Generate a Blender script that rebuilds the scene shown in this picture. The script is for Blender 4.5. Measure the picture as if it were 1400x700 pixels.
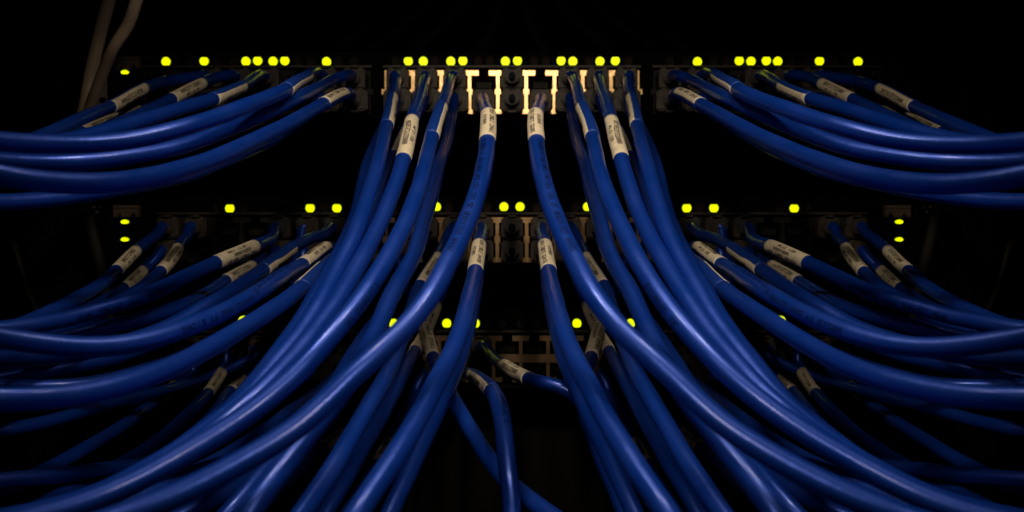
import bpy, bmesh, math, random
from mathutils import Vector, Matrix

sc = bpy.context.scene
for o in list(bpy.data.objects):
    bpy.data.objects.remove(o)

# ------------------------------------------------------------------ camera
PLANE_D = 0.6                      # camera to the switch faces, metres
PX = 1.0 / 2700.0                  # size of one photo pixel on the switch plane
CAM = Vector((0.0, -PLANE_D, 0.5))
cam_data = bpy.data.cameras.new('camera')
cam = bpy.data.objects.new('camera', cam_data)
sc.collection.objects.link(cam)
cam.location = CAM
cam.rotation_euler = (math.radians(90), 0, 0)
cam_data.sensor_width = 36.0
cam_data.lens = 18.0 / (700 * PX / PLANE_D)
cam_data.clip_start = 0.01
cam_data.clip_end = 20.0
cam_data.dof.use_dof = True
cam_data.dof.focus_distance = 0.42
cam_data.dof.aperture_fstop = 22.0
sc.camera = cam

# ------------------------------------------------------------------ world, lamps, exposure
w = bpy.data.worlds.new("World")
sc.world = w
w.use_nodes = True
bg = w.node_tree.nodes['Background']
bg.inputs[0].default_value = (0.5, 0.6, 1.0, 1)
bg.inputs[1].default_value = 0.0015
sc.view_settings.view_transform = 'Standard'
sc.view_settings.look = 'None'
sc.view_settings.exposure = 0.0
sc.view_settings.gamma = 1.0
sc.cycles.max_bounces = 5
sc.cycles.diffuse_bounces = 1
sc.cycles.sample_clamp_indirect = 2.0

def spot(name, loc, target, power, size, blend, radius, col):
    ld = bpy.data.lights.new(name, 'SPOT')
    ld.energy = power; ld.spot_size = math.radians(size); ld.spot_blend = blend
    ld.shadow_soft_size = radius; ld.color = col
    lo = bpy.data.objects.new(name, ld)
    sc.collection.objects.link(lo)
    lo.location = loc
    lo.rotation_euler = (Vector(target) - Vector(loc)).to_track_quat('-Z', 'Y').to_euler()
    return lo
WARM = (1.0, 0.86, 0.66)
LX, LY, LZ, AX, AY, AZ, LP, LS, LB = 0.04, -0.32, 0.705, 0.03, -0.20, 0.51, 0.86, 110, 1.0
for s_ in (-1, 1):
    spot('work_lamp', (s_*LX, LY, LZ), (s_*AX, AY, AZ), LP, LS, LB, 0.012, WARM)
for s_ in (-1, 1):
    spot('fill_spot', (s_*0.13, -0.52, 0.69), (s_*0.02, -0.33, 0.44), 1.3, 46, 1.0, 0.012, WARM)  # added fill pair, unseen, only to brighten the foreground cables
spot('fill_spot', (0.0, -0.60, 0.69), (0.0, 0.0, 0.59), 1.1, 18, 1.0, 0.012, WARM)  # added spot by the camera, makes the central port frames glow

# ------------------------------------------------------------------ materials
def mat(name, col, rough=0.5, metal=0.0, coat=0.0, bump=None, vary=None, spec=0.5):
    m = bpy.data.materials.new(name)
    m.use_nodes = True
    nt = m.node_tree
    b = nt.nodes['Principled BSDF']
    b.inputs['Base Color'].default_value = (*col, 1)
    b.inputs['Roughness'].default_value = rough
    b.inputs['Metallic'].default_value = metal
    b.inputs['Coat Weight'].default_value = coat
    b.inputs['Coat Roughness'].default_value = 0.14
    b.inputs['Specular IOR Level'].default_value = spec
    tc = nt.nodes.new('ShaderNodeTexCoord')
    if vary:
        scale, lo, hi = vary
        n = nt.nodes.new('ShaderNodeTexNoise'); n.inputs['Scale'].default_value = scale
        n.inputs['Detail'].default_value = 6; n.inputs['Roughness'].default_value = 0.65
        nt.links.new(tc.outputs['Object'], n.inputs['Vector'])
        r = nt.nodes.new('ShaderNodeMapRange')
        r.inputs['From Min'].default_value = 0.3; r.inputs['From Max'].default_value = 0.7
        r.inputs['To Min'].default_value = lo; r.inputs['To Max'].default_value = hi
        nt.links.new(n.outputs['Fac'], r.inputs['Value'])
        mx = nt.nodes.new('ShaderNodeMix'); mx.data_type = 'RGBA'; mx.blend_type = 'MULTIPLY'
        mx.inputs['Factor'].default_value = 1.0
        mx.inputs['A'].default_value = (*col, 1)
        nt.links.new(r.outputs['Result'], mx.inputs['B'])
        nt.links.new(mx.outputs['Result'], b.inputs['Base Color'])
    if bump:
        prev = None
        for scale, dist in bump:
            n = nt.nodes.new('ShaderNodeTexNoise'); n.inputs['Scale'].default_value = scale
            n.inputs['Detail'].default_value = 3
            nt.links.new(tc.outputs['Object'], n.inputs['Vector'])
            bp = nt.nodes.new('ShaderNodeBump'); bp.inputs['Distance'].default_value = dist
            bp.inputs['Strength'].default_value = 1.0
            nt.links.new(n.outputs['Fac'], bp.inputs['Height'])
            if prev: nt.links.new(prev.outputs['Normal'], bp.inputs['Normal'])
            prev = bp
        nt.links.new(prev.outputs['Normal'], b.inputs['Normal'])
    return m

def jacket_material():
    m = mat('blue_jacket', (0.002, 0.048, 0.40), 0.34, 0.42, 0.2, bump=((110, 0.00022), (1500, 0.00003)), spec=0.5)
    nt = m.node_tree; b = nt.nodes['Principled BSDF']
    tc = [n for n in nt.nodes if n.type == 'TEX_COORD'][0]
    # scuffed, dusty film and pale specks of dust
    n = nt.nodes.new('ShaderNodeTexNoise'); n.inputs['Scale'].default_value = 2600; n.inputs['Detail'].default_value = 2
    nt.links.new(tc.outputs['Object'], n.inputs['Vector'])
    r = nt.nodes.new('ShaderNodeMapRange')
    r.inputs['From Min'].default_value = 0.70; r.inputs['From Max'].default_value = 0.80
    r.inputs['To Min'].default_value = 0.0; r.inputs['To Max'].default_value = 0.4
    nt.links.new(n.outputs['Fac'], r.inputs['Value'])
    n2 = nt.nodes.new('ShaderNodeTexNoise'); n2.inputs['Scale'].default_value = 60; n2.inputs['Detail'].default_value = 5
    nt.links.new(tc.outputs['Object'], n2.inputs['Vector'])
    r2 = nt.nodes.new('ShaderNodeMapRange')
    r2.inputs['From Min'].default_value = 0.3; r2.inputs['From Max'].default_value = 0.75
    r2.inputs['To Min'].default_value = 0.0; r2.inputs['To Max'].default_value = 0.012
    nt.links.new(n2.outputs['Fac'], r2.inputs['Value'])
    ad = nt.nodes.new('ShaderNodeMath'); ad.operation = 'ADD'
    nt.links.new(r.outputs['Result'], ad.inputs[0]); nt.links.new(r2.outputs['Result'], ad.inputs[1])
    mx = nt.nodes.new('ShaderNodeMix'); mx.data_type = 'RGBA'
    mx.inputs['A'].default_value = (0.002, 0.048, 0.40, 1); mx.inputs['B'].default_value = (0.45, 0.40, 0.33, 1)
    nt.links.new(ad.outputs[0], mx.inputs['Factor'])
    nt.links.new(mx.outputs['Result'], b.inputs['Base Color'])
    rr = nt.nodes.new('ShaderNodeMapRange')
    rr.inputs['From Min'].default_value = 0.3; rr.inputs['From Max'].default_value = 0.7
    rr.inputs['To Min'].default_value = 0.30; rr.inputs['To Max'].default_value = 0.44
    nt.links.new(n2.outputs['Fac'], rr.inputs['Value'])
    nt.links.new(rr.outputs['Result'], b.inputs['Roughness'])
    return m

M_BLUE = jacket_material()
M_WRAP = mat('clear_wrap_over_blue', (0.002, 0.040, 0.30), 0.5, metal=0.1, bump=((900, 0.00003),))
M_PAPER = mat('label_paper', (0.84, 0.71, 0.51), 0.55, vary=(330, 0.74, 1.06), bump=((900, 0.00003),))
M_INK = mat('black_ink', (0.002, 0.002, 0.002), 0.7, spec=0.08)
M_GREY = mat('grey_jacket', (0.86, 0.62, 0.40), 0.42, vary=(90, 0.85, 1.05))
M_PLUG = mat('clear_plug', (0.05, 0.035, 0.025), 0.6, vary=(500, 0.1, 1.8), bump=((500, 0.0002),))
M_BLACK = mat('black_steel', (0.0016, 0.0013, 0.001), 0.8, spec=0.05, vary=(80, 0.7, 1.3))
M_CAV = mat('port_cavity', (0.002, 0.0016, 0.0012), 0.8, spec=0.05)
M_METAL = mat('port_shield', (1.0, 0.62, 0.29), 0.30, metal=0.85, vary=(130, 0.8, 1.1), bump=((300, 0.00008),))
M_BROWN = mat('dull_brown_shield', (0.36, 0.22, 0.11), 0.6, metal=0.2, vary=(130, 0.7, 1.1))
M_FRAME_DARK = mat('shaded_side_frame', (0.008, 0.006, 0.004), 0.8, vary=(200, 0.4, 1.4))  # same frames as the centre, side dimness put into the colour
M_TRIM = mat('brown_trim', (0.03, 0.02, 0.008), 0.6, vary=(120, 0.7, 1.2))
M_OLIVE = mat('olive_strap', (0.018, 0.015, 0.008), 0.8, vary=(80, 0.7, 1.2))
M_EAR = mat('pale_painted_ear', (0.70, 0.58, 0.44), 0.5, vary=(150, 0.85, 1.05))
M_UNLIT = mat('unlit_lens', (0.014, 0.008, 0.004), 0.7, spec=0.15)
M_SHADED_BLUE = mat('shaded_blue_jacket', (0.0016, 0.004, 0.012), 0.8, spec=0.2)  # blue jacket with shade painted in, for hanging cables and stubs
M_PANEL = mat('dark_panel', (0.010, 0.008, 0.004), 0.9, vary=(60, 0.8, 1.15), bump=((700, 0.0001),))
M_WALL = mat('rack_dark', (0.0008, 0.0008, 0.0008), 0.9, spec=0.05)
M_LED = bpy.data.materials.new('lit_led'); M_LED.use_nodes = True
_b = M_LED.node_tree.nodes['Principled BSDF']
_b.inputs['Base Color'].default_value = (0.3, 0.35, 0.0, 1)
_b.inputs['Emission Color'].default_value = (0.86, 1.0, 0.0, 1)
_nt = M_LED.node_tree
_g = _nt.nodes.new('ShaderNodeLayerWeight'); _g.inputs['Blend'].default_value = 0.5
_r = _nt.nodes.new('ShaderNodeMapRange')      # the lens throws its light forward
_r.inputs['From Min'].default_value = 0.08; _r.inputs['From Max'].default_value = 0.11
_r.inputs['To Min'].default_value = 1.15; _r.inputs['To Max'].default_value = 0.0
_nt.links.new(_g.outputs['Facing'], _r.inputs['Value'])
_nt.links.new(_r.outputs['Result'], _b.inputs['Emission Strength'])

# ------------------------------------------------------------------ helpers
def link(name, mesh, material, parent=None):
    o = bpy.data.objects.new(name, mesh)
    sc.collection.objects.link(o)
    if material: mesh.materials.append(material)
    if parent: o.parent = parent
    return o
def empty(name, loc, label, cat, group=None):
    o = bpy.data.objects.new(name, None)
    sc.collection.objects.link(o)
    o.location = loc; o.empty_display_size = 0.01
    tag(o, label, cat, group)
    return o
def tag(o, label, cat, group=None):
    o['label'] = label; o['category'] = cat
    if group: o['group'] = group
def mesh_of(name, verts, faces, smooth=False, origin=(0, 0, 0)):
    ox, oy, oz = origin
    me = bpy.data.meshes.new(name)
    me.from_pydata([(v[0]-ox, v[1]-oy, v[2]-oz) for v in verts], [], faces)
    if smooth:
        for p in me.polygons: p.use_smooth = True
    me.update()
    return me
def X(px): return (px - 700) * PX
def Z(py): return 0.5 + (350 - py) * PX
class MB:
    """collects boxes and prisms and links them as one object"""
    def __init__(self): self.v = []; self.f = []
    def box(self, x0, x1, y0, y1, z0, z1):
        b = len(self.v)
        self.v += [(x, y, z) for x in (x0, x1) for y in (y0, y1) for z in (z0, z1)]
        for q in ((0,1,3,2), (4,6,7,5), (0,4,5,1), (2,3,7,6), (0,2,6,4), (1,5,7,3)):
            self.f.append(tuple(b+i for i in q))
        return self
    def pxbox(self, x0, y0, x1, y1, ya, yb):
        return self.box(X(x0), X(x1), ya, yb, Z(y1), Z(y0))
    def prism(self, pts, ya, yb):
        """outline of (x, z), front ya back yb"""
        b = len(self.v); n = len(pts)
        self.v += [(x, ya, z) for x, z in pts] + [(x, yb, z) for x, z in pts]
        self.f.append(tuple(b+i for i in range(n))); self.f.append(tuple(b+n+i for i in reversed(range(n))))
        for i in range(n):
            j = (i+1) % n; self.f.append((b+i, b+n+i, b+n+j, b+j))
        return self
    def build(self, name, material, parent=None, bevel=0, smooth=False):
        org = parent.location if parent else Vector((0, 0, 0))
        me = mesh_of(name, self.v, self.f, smooth, org)
        bm = bmesh.new(); bm.from_mesh(me)
        bmesh.ops.recalc_face_normals(bm, faces=bm.faces)
        if bevel:
            bmesh.ops.bevel(bm, geom=list(bm.edges), offset=bevel, segments=2, affect='EDGES', clamp_overlap=True)
        bm.to_mesh(me); bm.free()
        return link(name, me, material, parent)

# ------------------------------------------------------------------ dot matrix lettering
FONT = {
'0':'01110 10001 10011 10101 11001 10001 01110','1':'00100 01100 00100 00100 00100 00100 01110',
'2':'01110 10001 00001 00110 01000 10000 11111','3':'11110 00001 00001 01110 00001 00001 11110',
'4':'00010 00110 01010 10010 11111 00010 00010','5':'11111 10000 11110 00001 00001 10001 01110',
'6':'01110 10000 10000 11110 10001 10001 01110','7':'11111 00001 00010 00100 01000 01000 01000',
'8':'01110 10001 10001 01110 10001 10001 01110','9':'01110 10001 10001 01111 00001 00001 01110',
'A':'01110 10001 10001 11111 10001 10001 10001','B':'11110 10001 10001 11110 10001 10001 11110',
'C':'01111 10000 10000 10000 10000 10000 01111','E':'11111 10000 10000 11110 10000 10000 11111',
'F':'11111 10000 10000 11110 10000 10000 10000','I':'01110 00100 00100 00100 00100 00100 01110',
'L':'10000 10000 10000 10000 10000 10000 11111','M':'10001 11011 10101 10101 10001 10001 10001',
'P':'11110 10001 10001 11110 10000 10000 10000','R':'11110 10001 10001 11110 10100 10010 10001',
'S':'01111 10000 10000 01110 00001 00001 11110','T':'11111 00100 00100 00100 00100 00100 00100',
'U':'10001 10001 10001 10001 10001 10001 01110','V':'10001 10001 10001 10001 10001 01010 00100',
'D':'11110 10001 10001 10001 10001 10001 11110','.':'00000 00000 00000 00000 00000 01100 01100',
'N':'10001 11001 10101 10101 10011 10001 10001','X':'10001 10001 01010 00100 01010 10001 10001',
'-':'00000 00000 00000 11111 00000 00000 00000',' ':'00000 00000 00000 00000 00000 00000 00000'}
def dots(text, height, advance=None):
    """list of (u, v, du, dv) ink cells, u along the line from 0, v up from 0"""
    cell = height / 7.0
    adv = advance or cell * 6
    cx = adv / 6.0
    out = []
    for i, ch in enumerate(text):
        rows = FONT.get(ch, FONT['8']).split()
        for r, row in enumerate(rows):
            for c_, bit in enumerate(row):
                if bit == '1': out.append((i*adv + c_*cx, height - (r+1)*cell, cx, cell))
    return out, len(text) * adv

# ------------------------------------------------------------------ cables
R = 15.5 / 2.7 / 2 * 1e-3 * 0.9
def resample(P, k):
    """smooth the polyline by k Catmull-Rom steps per segment"""
    out = []
    n = len(P)
    for i in range(n-1):
        p0 = P[i-1] if i else P[0]*2 - P[1]
        p3 = P[i+2] if i+2 < n else P[n-1]*2 - P[n-2]
        p1, p2 = P[i], P[i+1]
        for j in range(k):
            t = j / k
            out.append(0.5*((2*p1) + (p2-p0)*t + (2*p0-5*p1+4*p2-p3)*t*t + (3*p1-p0-3*p2+p3)*t*t*t))
    out.append(P[-1].copy())
    return out
class Path:
    def __init__(self, P, k=3, seed=0):
        self.k = k
        self.p = resample(P, k)
        self.s = [0.0]
        for a, b in zip(self.p, self.p[1:]): self.s.append(self.s[-1] + (b-a).length)
        # slight unevenness of a real cable
        rnd = random.Random(seed)
        ph = [rnd.uniform(0, 6.28) for _ in range(4)]
        n = len(self.p)
        for i in range(6, n):
            s = self.s[i]; f = min(1, (i-6)/12)
            self.p[i] = self.p[i] + Vector((math.sin(s*60+ph[0])*0.00012 + math.sin(s*260+ph[3])*0.00004, math.sin(s*80+ph[1])*0.00010, math.sin(s*66+ph[2])*0.00012))*f
        self.t = []
        for i in range(n):
            self.t.append((self.p[min(i+1, n-1)] - self.p[max(i-1, 0)]).normalized())
        self.v = []
        last = None
        for i in range(n):
            c = (CAM - self.p[i]); c = c - self.t[i]*c.dot(self.t[i])
            if c.length < 0.12:            # looking straight down the cable: carry the last frame on
                c = last or Vector((0, 0, 1)); c = c - self.t[i]*c.dot(self.t[i])
            c.normalize(); self.v.append(c); last = c.copy()
        # smooth the frame
        for _ in range(6):
            nv = []
            for i in range(n):
                c = self.v[max(i-1,0)] + self.v[i]*2 + self.v[min(i+1,n-1)]
                c = c - self.t[i]*c.dot(self.t[i]); nv.append(c.normalized())
            self.v = nv
    def idx(self, f):             # control index -> arc length
        g = min(max(f*self.k, 0), len(self.p)-1.001); i = int(g); u = g-i
        return self.s[i]*(1-u) + self.s[i+1]*u
    def at(self, s):
        import bisect
        i = min(max(bisect.bisect_right(self.s, s)-1, 0), len(self.p)-2)
        u = (s-self.s[i])/max(self.s[i+1]-self.s[i], 1e-9)
        p = self.p[i].lerp(self.p[i+1], u); t = self.t[i].lerp(self.t[i+1], u).normalized()
        v = self.v[i].lerp(self.v[i+1], u); v = (v - t*v.dot(t)).normalized()
        return p, t, v, v.cross(t)
    def pt(self, s, ang, r):
        p, t, v, rr = self.at(s)
        return p + (v*math.cos(ang) + rr*math.sin(ang))*r
def flip(vs, fs, mirror):
    if not mirror: return vs, fs
    return [Vector((-v[0], v[1], v[2])) for v in vs], [tuple(reversed(f)) for f in fs]
def tube(path, r, seg=22, i0=0, i1=None, lump=0.0, seed=0, flat=1.0):
    n = len(path.p) if i1 is None else i1
    rnd = random.Random(seed); a0 = rnd.uniform(0, 6.28)
    vs = []; fs = []
    for i in range(i0, n):
        p = path.p[i]; v = path.v[i]; rr = v.cross(path.t[i])
        for k in range(seg):
            a = 2*math.pi*k/seg
            q = r*(1 + lump*math.sin(2*a + path.s[i]*170 + a0))
            vs.append(p + v*(math.cos(a)*q) + rr*(math.sin(a)*q*flat))
    m = n-i0
    for i in range(m-1):
        for k in range(seg):
            k2 = (k+1) % seg
            fs.append((i*seg+k, i*seg+k2, (i+1)*seg+k2, (i+1)*seg+k))
    fs.append(tuple(reversed(range(seg)))); fs.append(tuple((m-1)*seg+k for k in range(seg)))
    return vs, fs
def patch(path, s0, s1, a0, a1, r, nu, nv, thick=0.0):
    vs = []; fs = []
    full = a1-a0 >= 2*math.pi-1e-6
    for i in range(nu+1):
        s = s0+(s1-s0)*i/nu
        for j in range(nv+1):
            vs.append(path.pt(s, a0+(a1-a0)*j/nv, r))
    for i in range(nu):
        for j in range(nv):
            a = i*(nv+1)+j
            fs.append((a, a+1, a+nv+2, a+nv+1))
    if thick:                       # turn the rim in so that the sheet has a real edge
        rim = [j for j in range(nv+1)] + [i*(nv+1)+nv for i in range(1, nu+1)] + [nu*(nv+1)+j for j in range(nv-1, -1, -1)] + [i*(nv+1) for i in range(nu-1, 0, -1)]
        b = len(vs)
        for q in rim:
            i, j = divmod(q, nv+1)
            vs.append(path.pt(s0+(s1-s0)*i/nu, a0+(a1-a0)*j/nv, r-thick))
        m = len(rim)
        for q in range(m):
            q2 = (q+1) % m
            fs.append((rim[q2], rim[q], b+q, b+q2))
    return vs, fs
def printing(path, s_start, direction, ang_mid, up, lines, r, gap=0.0, keep=1.0, rnd=None):
    """lines: (text, height, offset of its baseline across the cable, start along); dots wrap round the cable"""
    vs = []; fs = []
    for text, h, off, along, adv in lines:
        cells, L = dots(text, h, adv)
        for u, v, du, dv in cells:
            if rnd and rnd.random() > keep: continue
            g = gap
            for (uu, vv) in ((u+du*g, v+dv*g), (u+du*(1-g), v+dv*g), (u+du*(1-g), v+dv*(1-g)), (u+du*g, v+dv*(1-g))):
                s = s_start + direction*(along+uu)
                vs.append(path.pt(s, ang_mid + up*(off+vv)/r, r))
            b = len(vs)
            fs.append((b-4, b-3, b-2, b-1))
    return vs, fs

SERIALS = ['000227C27858', '000227C21B50', '000227E20T58', '000227C2A903', '000227B27R14', '000227D25U66', '000227C2P471', '000227F2E085']
CODES = ['25458', '25461', '25502', '24450', '25419', '25466']
def make_plug(root, at, row):
    x, z = at.x, at.z
    m = MB(); hw = 0.0068 if (row == 'L' and abs(x) > 0.025) else 0.0054; hh = 0.0053
    m.box(x-hw, x+hw, -0.0125, 0.006, z-hh, z+hh)
    body = m.build('plug', M_PLUG, root, bevel=0.0009)
    s = 1 if row == 'U' else -1
    l = MB()
    y0, y1 = -0.0135, 0.0
    za, zb = z+s*0.0062, z+s*0.0043
    # springy latch, sloping away from the body
    l.v += [(x-0.0021, y0, za), (x+0.0021, y0, za), (x+0.0030, y1, zb), (x-0.0030, y1, zb),
            (x-0.0021, y0, za-s*0.0009), (x+0.0021, y0, za-s*0.0009), (x+0.0030, y1, zb-s*0.0009), (x-0.0030, y1, zb-s*0.0009)]
    l.f += [(0,1,2,3), (7,6,5,4), (0,4,5,1), (1,5,6,2), (2,6,7,3), (3,7,4,0)]
    lt = l.build('latch', M_PLUG, None)
    lt.parent = body
    lt.data.transform(Matrix.Translation(-Vector(root.location)))
    # ribbed collar where the cable leaves the plug
    c = MB()
    for q in range(3):
        n = 14; rr = 0.0039 - 0.0003*q
        c.prism([(x+math.cos(6.2832*k/n)*rr, z+math.sin(6.2832*k/n)*rr) for k in range(n)], -0.0150-0.0016*q, -0.0140-0.0016*q)
    cl = c.build('strain_relief', M_PLUG, None)
    cl.parent = body
    cl.data.transform(Matrix.Translation(-Vector(root.location)))
    return body
def make_cable(P, row, label, prt, desc, group, mirror, seed):
    rnd = random.Random(seed*7+3)
    path = Path(P, 3, seed)
    st = P[0].copy()
    if mirror: st.x = -st.x
    root = empty('network_cable', (st.x, -0.008, st.z), desc, 'network cable', group)
    org = root.location
    vs, fs = tube(path, R, 22, lump=0.012, seed=seed)
    vs, fs = flip(vs, fs, mirror)
    link('jacket', mesh_of('jacket', vs, fs, True, org), M_BLUE, root)
    make_plug(root, st, row)
    if label:
        f0, f1, ph, half, style = label
        s0, s1 = path.idx(f0), path.idx(f1)
        if s1 < s0: s0, s1 = s1, s0
        L = s1-s0
        vs, fs = patch(path, s0-0.004, s1+0.0004, -math.pi, math.pi, R+0.00013, 20, 28, 0.0002)
        vs, fs = flip(vs, fs, mirror)
        link('clear_wrap', mesh_of('clear_wrap', vs, fs, True, org), M_WRAP, root)
        a0, a1 = math.radians(ph-half), math.radians(ph+half)
        vs, fs = patch(path, s0, s1, a0, a1, R+0.00021, 18, 18, 0.00012)
        vs, fs = flip(vs, fs, mirror)
        sl = link('paper_label', mesh_of('paper_label', vs, fs, True, org), M_PAPER, root)
        a = math.radians(ph); RR = R+0.00025
        if style == 'cab':
            k = (L*0.86)/(16)
            lines = [('1010 CABLE '+CODES[seed % 6], 0.0015, 0.0005, L*0.08, k), ('FUTURAS', 0.0012, -0.0019, L*0.34, k*0.9)]
            args = (s0, 1, a, 1)
        elif style == 'rev2':
            k = (L*0.7)/16
            lines = [('REV 12.04', 0.00115, 0.0012, L*0.18, k), ('0007A2020', 0.0012, -0.0006, L*0.25, k), ('10106 CABLE '+CODES[seed % 6], 0.0011, -0.0024, L*0.10, k)]
            args = (s1, -1, a, -1)
        elif style == 'rev':
            k = (L*0.62)/12
            lines = [(SERIALS[seed % 8], 0.0018, 0.0001, L*0.18, k), ('REV 12.04', 0.0013, -0.0020, L*0.30, k*0.85)]
            args = (s1, -1, a, -1)
        else:
            k = (L*0.62)/12
            lines = [(SERIALS[seed % 8], 0.0013, -0.0006, L*0.2, k)]
            args = (s1, -1, a, -1)
        vs, fs = printing(path, *args, lines, RR, -0.16)
        vs, fs = flip(vs, fs, mirror)
        tx = link('printed_text', mesh_of('printed_text', vs, fs, False, org), M_INK, sl)
    if prt:
        f0, f1, ph = prt
        s0, s1 = path.idx(f0), path.idx(f1)
        adv = 0.0018
        n = int((s1-s0)/adv)
        T = 'E120882 UL CMR 24AWC 4PR UTP CAT 5E VERIFIED 0482 FT ' * 3
        lines = [(T[:n], 0.0016, -0.0008, 0.0, adv)]
        vs, fs = printing(path, s0, 1, math.radians(ph), 1, lines, R+0.00008, 0.03, 0.86, rnd)
        vs, fs = flip(vs, fs, mirror)
        link('jacket_print', mesh_of('jacket_print', vs, fs, False, org), M_INK, root)
    return root

# ------------------------------------------------------------------ the setting: dark rack interior
b = MB(); b.box(-0.9, 0.9, 0.45, 0.46, -0.1, 1.3)
wall = b.build('back_wall', M_WALL); wall['kind'] = 'structure'
b = MB(); b.box(-0.9, 0.9, -0.3, 0.45, -0.11, -0.10)
flo = b.build('floor', M_WALL); flo['kind'] = 'structure'

# rack posts left and right
for s, side in ((-1, 'left'), (1, 'right')):
    r = empty('rack_post', (s*0.232, 0.01, 0.0), 'dark perforated steel upright holding the switches at the far %s' % side, 'rack post', 'rack uprights')
    m = MB(); x0, x1 = sorted((s*0.2165, s*0.246))
    m.box(x0, x1, 0.0012, 0.03, 0.0, 1.05)
    m.build('upright', M_BLACK, r)
    h = MB()
    for i in range(60):
        z = 0.03 + i*0.01588
        h.box(s*0.2315-0.003, s*0.2315+0.003, 0.0006, 0.0010, z, z+0.006)
    h.build('square_hole', M_CAV, r)['kind'] = 'stuff'

# ------------------------------------------------------------------ switches
def make_switch(ytop, ybot, desc, blocks, rowc, led_y, lit, unlit, trim_y, notch=7):
    """blocks: list of lists of column centres; rowc: upper and lower port centres in rows"""
    root = empty('network_switch', (0, 0, Z(ybot)), desc, 'network switch', 'rack mounted network switches')
    m = MB(); m.pxbox(112, ytop, 1288, ybot, 0.0, 0.24)
    m.build('chassis', M_BLACK, root, bevel=0.0006)
    half = 19.25
    up, lo = rowc
    for cols in blocks:
        xs0, xs1 = cols[0]-half, cols[-1]+half
        f = MB(); ya, yb = -0.0030, -0.0002
        top, bot = up-14.5, lo+15.5
        mid0, mid1 = up+11, lo-11
        e = 2.3     # half width of a post
        # posts between the columns with their swollen middle and flared foot
        edges = [cols[0]-half] + [(a+b_)/2 for a, b_ in zip(cols, cols[1:])] + [cols[-1]+half]
        for q, x in enumerate(edges):
            l = e if q else 0; r_ = e if q < len(edges)-1 else 0
            f.pxbox(x-l, top+7, x+r_, mid0, ya, yb)
            f.pxbox(x-l, mid1, x+r_, bot-6, ya, yb)
        # strips: top with notches, middle bar, bottom with notches
        for q, cx in enumerate(cols):
            x0, x1 = edges[q], edges[q+1]
            f.pxbox(x0, top, cx-7, top+7, ya, yb); f.pxbox(cx+7, top, x1, top+7, ya, yb)
            f.pxbox(x0, bot-6, cx-7, bot, ya, yb); f.pxbox(cx+7, bot-6, x1, bot, ya, yb)
        if ytop > 400:
            f.pxbox(xs0, mid0, xs1, mid1, ya, yb)
        else:                       # the shields only swell between the two rows
            for x in edges: f.pxbox(x-4, mid0, x+4, mid1, ya, yb)
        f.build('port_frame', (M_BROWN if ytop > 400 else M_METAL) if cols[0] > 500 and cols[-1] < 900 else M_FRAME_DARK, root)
        t = MB(); t.pxbox(xs0-2, trim_y, xs1+2, trim_y+3, -0.0042, -0.0001)
        t.build('trim_strip', M_TRIM, root)
        for cx in cols:
            for cy, sgn in ((up, 1), (lo, -1)):
                p = MB(); p.pxbox(cx-16.4, cy-11 if sgn > 0 else cy-11, cx+16.4, cy+11, -0.0006, -0.0001)
                pr = p.build('port', M_CAV, root)
                g = MB()
                for k in range(8):
                    xx = cx-9+k*2.57
                    g.pxbox(xx, cy+sgn*2-1, xx+0.9, cy+sgn*2+7 if sgn > 0 else cy+sgn*2+1, -0.0012, -0.0007)
                gp = g.build('contact_pins', M_TRIM, None); gp.parent = pr
                gp.data.transform(Matrix.Translation(-Vector(root.location)))
    for x, y, flat in lit:
        led(root, x, y, flat, True)
    for x in unlit:
        led(root, x, led_y, False, False)
    return root
def led(root, x, y, flat, on, rx=6.6, ry=6.9):
    pts = []
    n = 28
    for k in range(n):
        a = 2*math.pi*k/n
        dx, dy = math.cos(a)*rx, math.sin(a)*ry
        if flat: dy = min(dy, ry*0.78)
        else: dy = max(dy, -ry*0.85)
        pts.append((X(x+dx), Z(y-dy)))
    v = [(p[0], -0.0012, p[1]) for p in pts]
    cx, cz = X(x), Z(y)
    v += [((p[0]-cx)*0.97+cx, -0.0016, (p[1]-cz)*0.97+cz) for p in pts]
    v += [((p[0]-cx)*0.9+cx, -0.0017, (p[1]-cz)*0.9+cz) for p in pts] if on else [((p[0]-cx)*0.45+cx, -0.0012, (p[1]-cz)*0.45+cz) for p in pts]
    v += [(p[0], 0.001, p[1]) for p in pts]
    f = []
    for a, b_ in ((3, 0), (0, 1), (1, 2)):
        for k in range(n):
            k2 = (k+1) % n
            f.append((a*n+k, a*n+k2, b_*n+k2, b_*n+k))
    f.append(tuple(2*n+k for k in range(n)))
    me = mesh_of('led', v, f, False, root.location)
    bm = bmesh.new(); bm.from_mesh(me); bmesh.ops.recalc_face_normals(bm, faces=bm.faces); bm.to_mesh(me); bm.free()
    return link('led' if on else 'unlit_led', me, M_LED if on else M_UNLIT, root)

MID = [546, 584.5, 623, 661.5, 700, 738.5, 777, 815.5, 854]
LEFT = [218.5, 257, 295.5, 334, 372.5, 411, 449.5, 488]
RIGHT = [1400-x for x in reversed(LEFT)]
L1 = [(228,85,0),(280,84,1),(337,84.5,0),(353,83.5,1),(374,84.5,0),(390,83.5,1),(447,85,0),(558.5,84,1),(579,84.5,0),(616.5,84.5,0),
      (633,83.5,1),(691,84.5,0),(707.5,83.5,1),(767,83.5,1),(783,84.5,0),(820,84.5,0),(841,83.5,1),(953,85,0),(1010,83.5,1),(1026,84.5,0),
      (1047,83.5,1),(1062.5,84.5,0),(1119.5,84,1),(1172,85,0)]
U1 = [243,263,301,320,409,426,463,485,542,595,654,670,730,746,805,858]
U1 += [1400-x for x in U1[:8]]
sw1 = make_switch(71, 166, 'topmost switch with the longest row of yellow lights and two bright open ports', [LEFT, MID, RIGHT], (112, 141), 84.5, L1, U1, 91)
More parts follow.
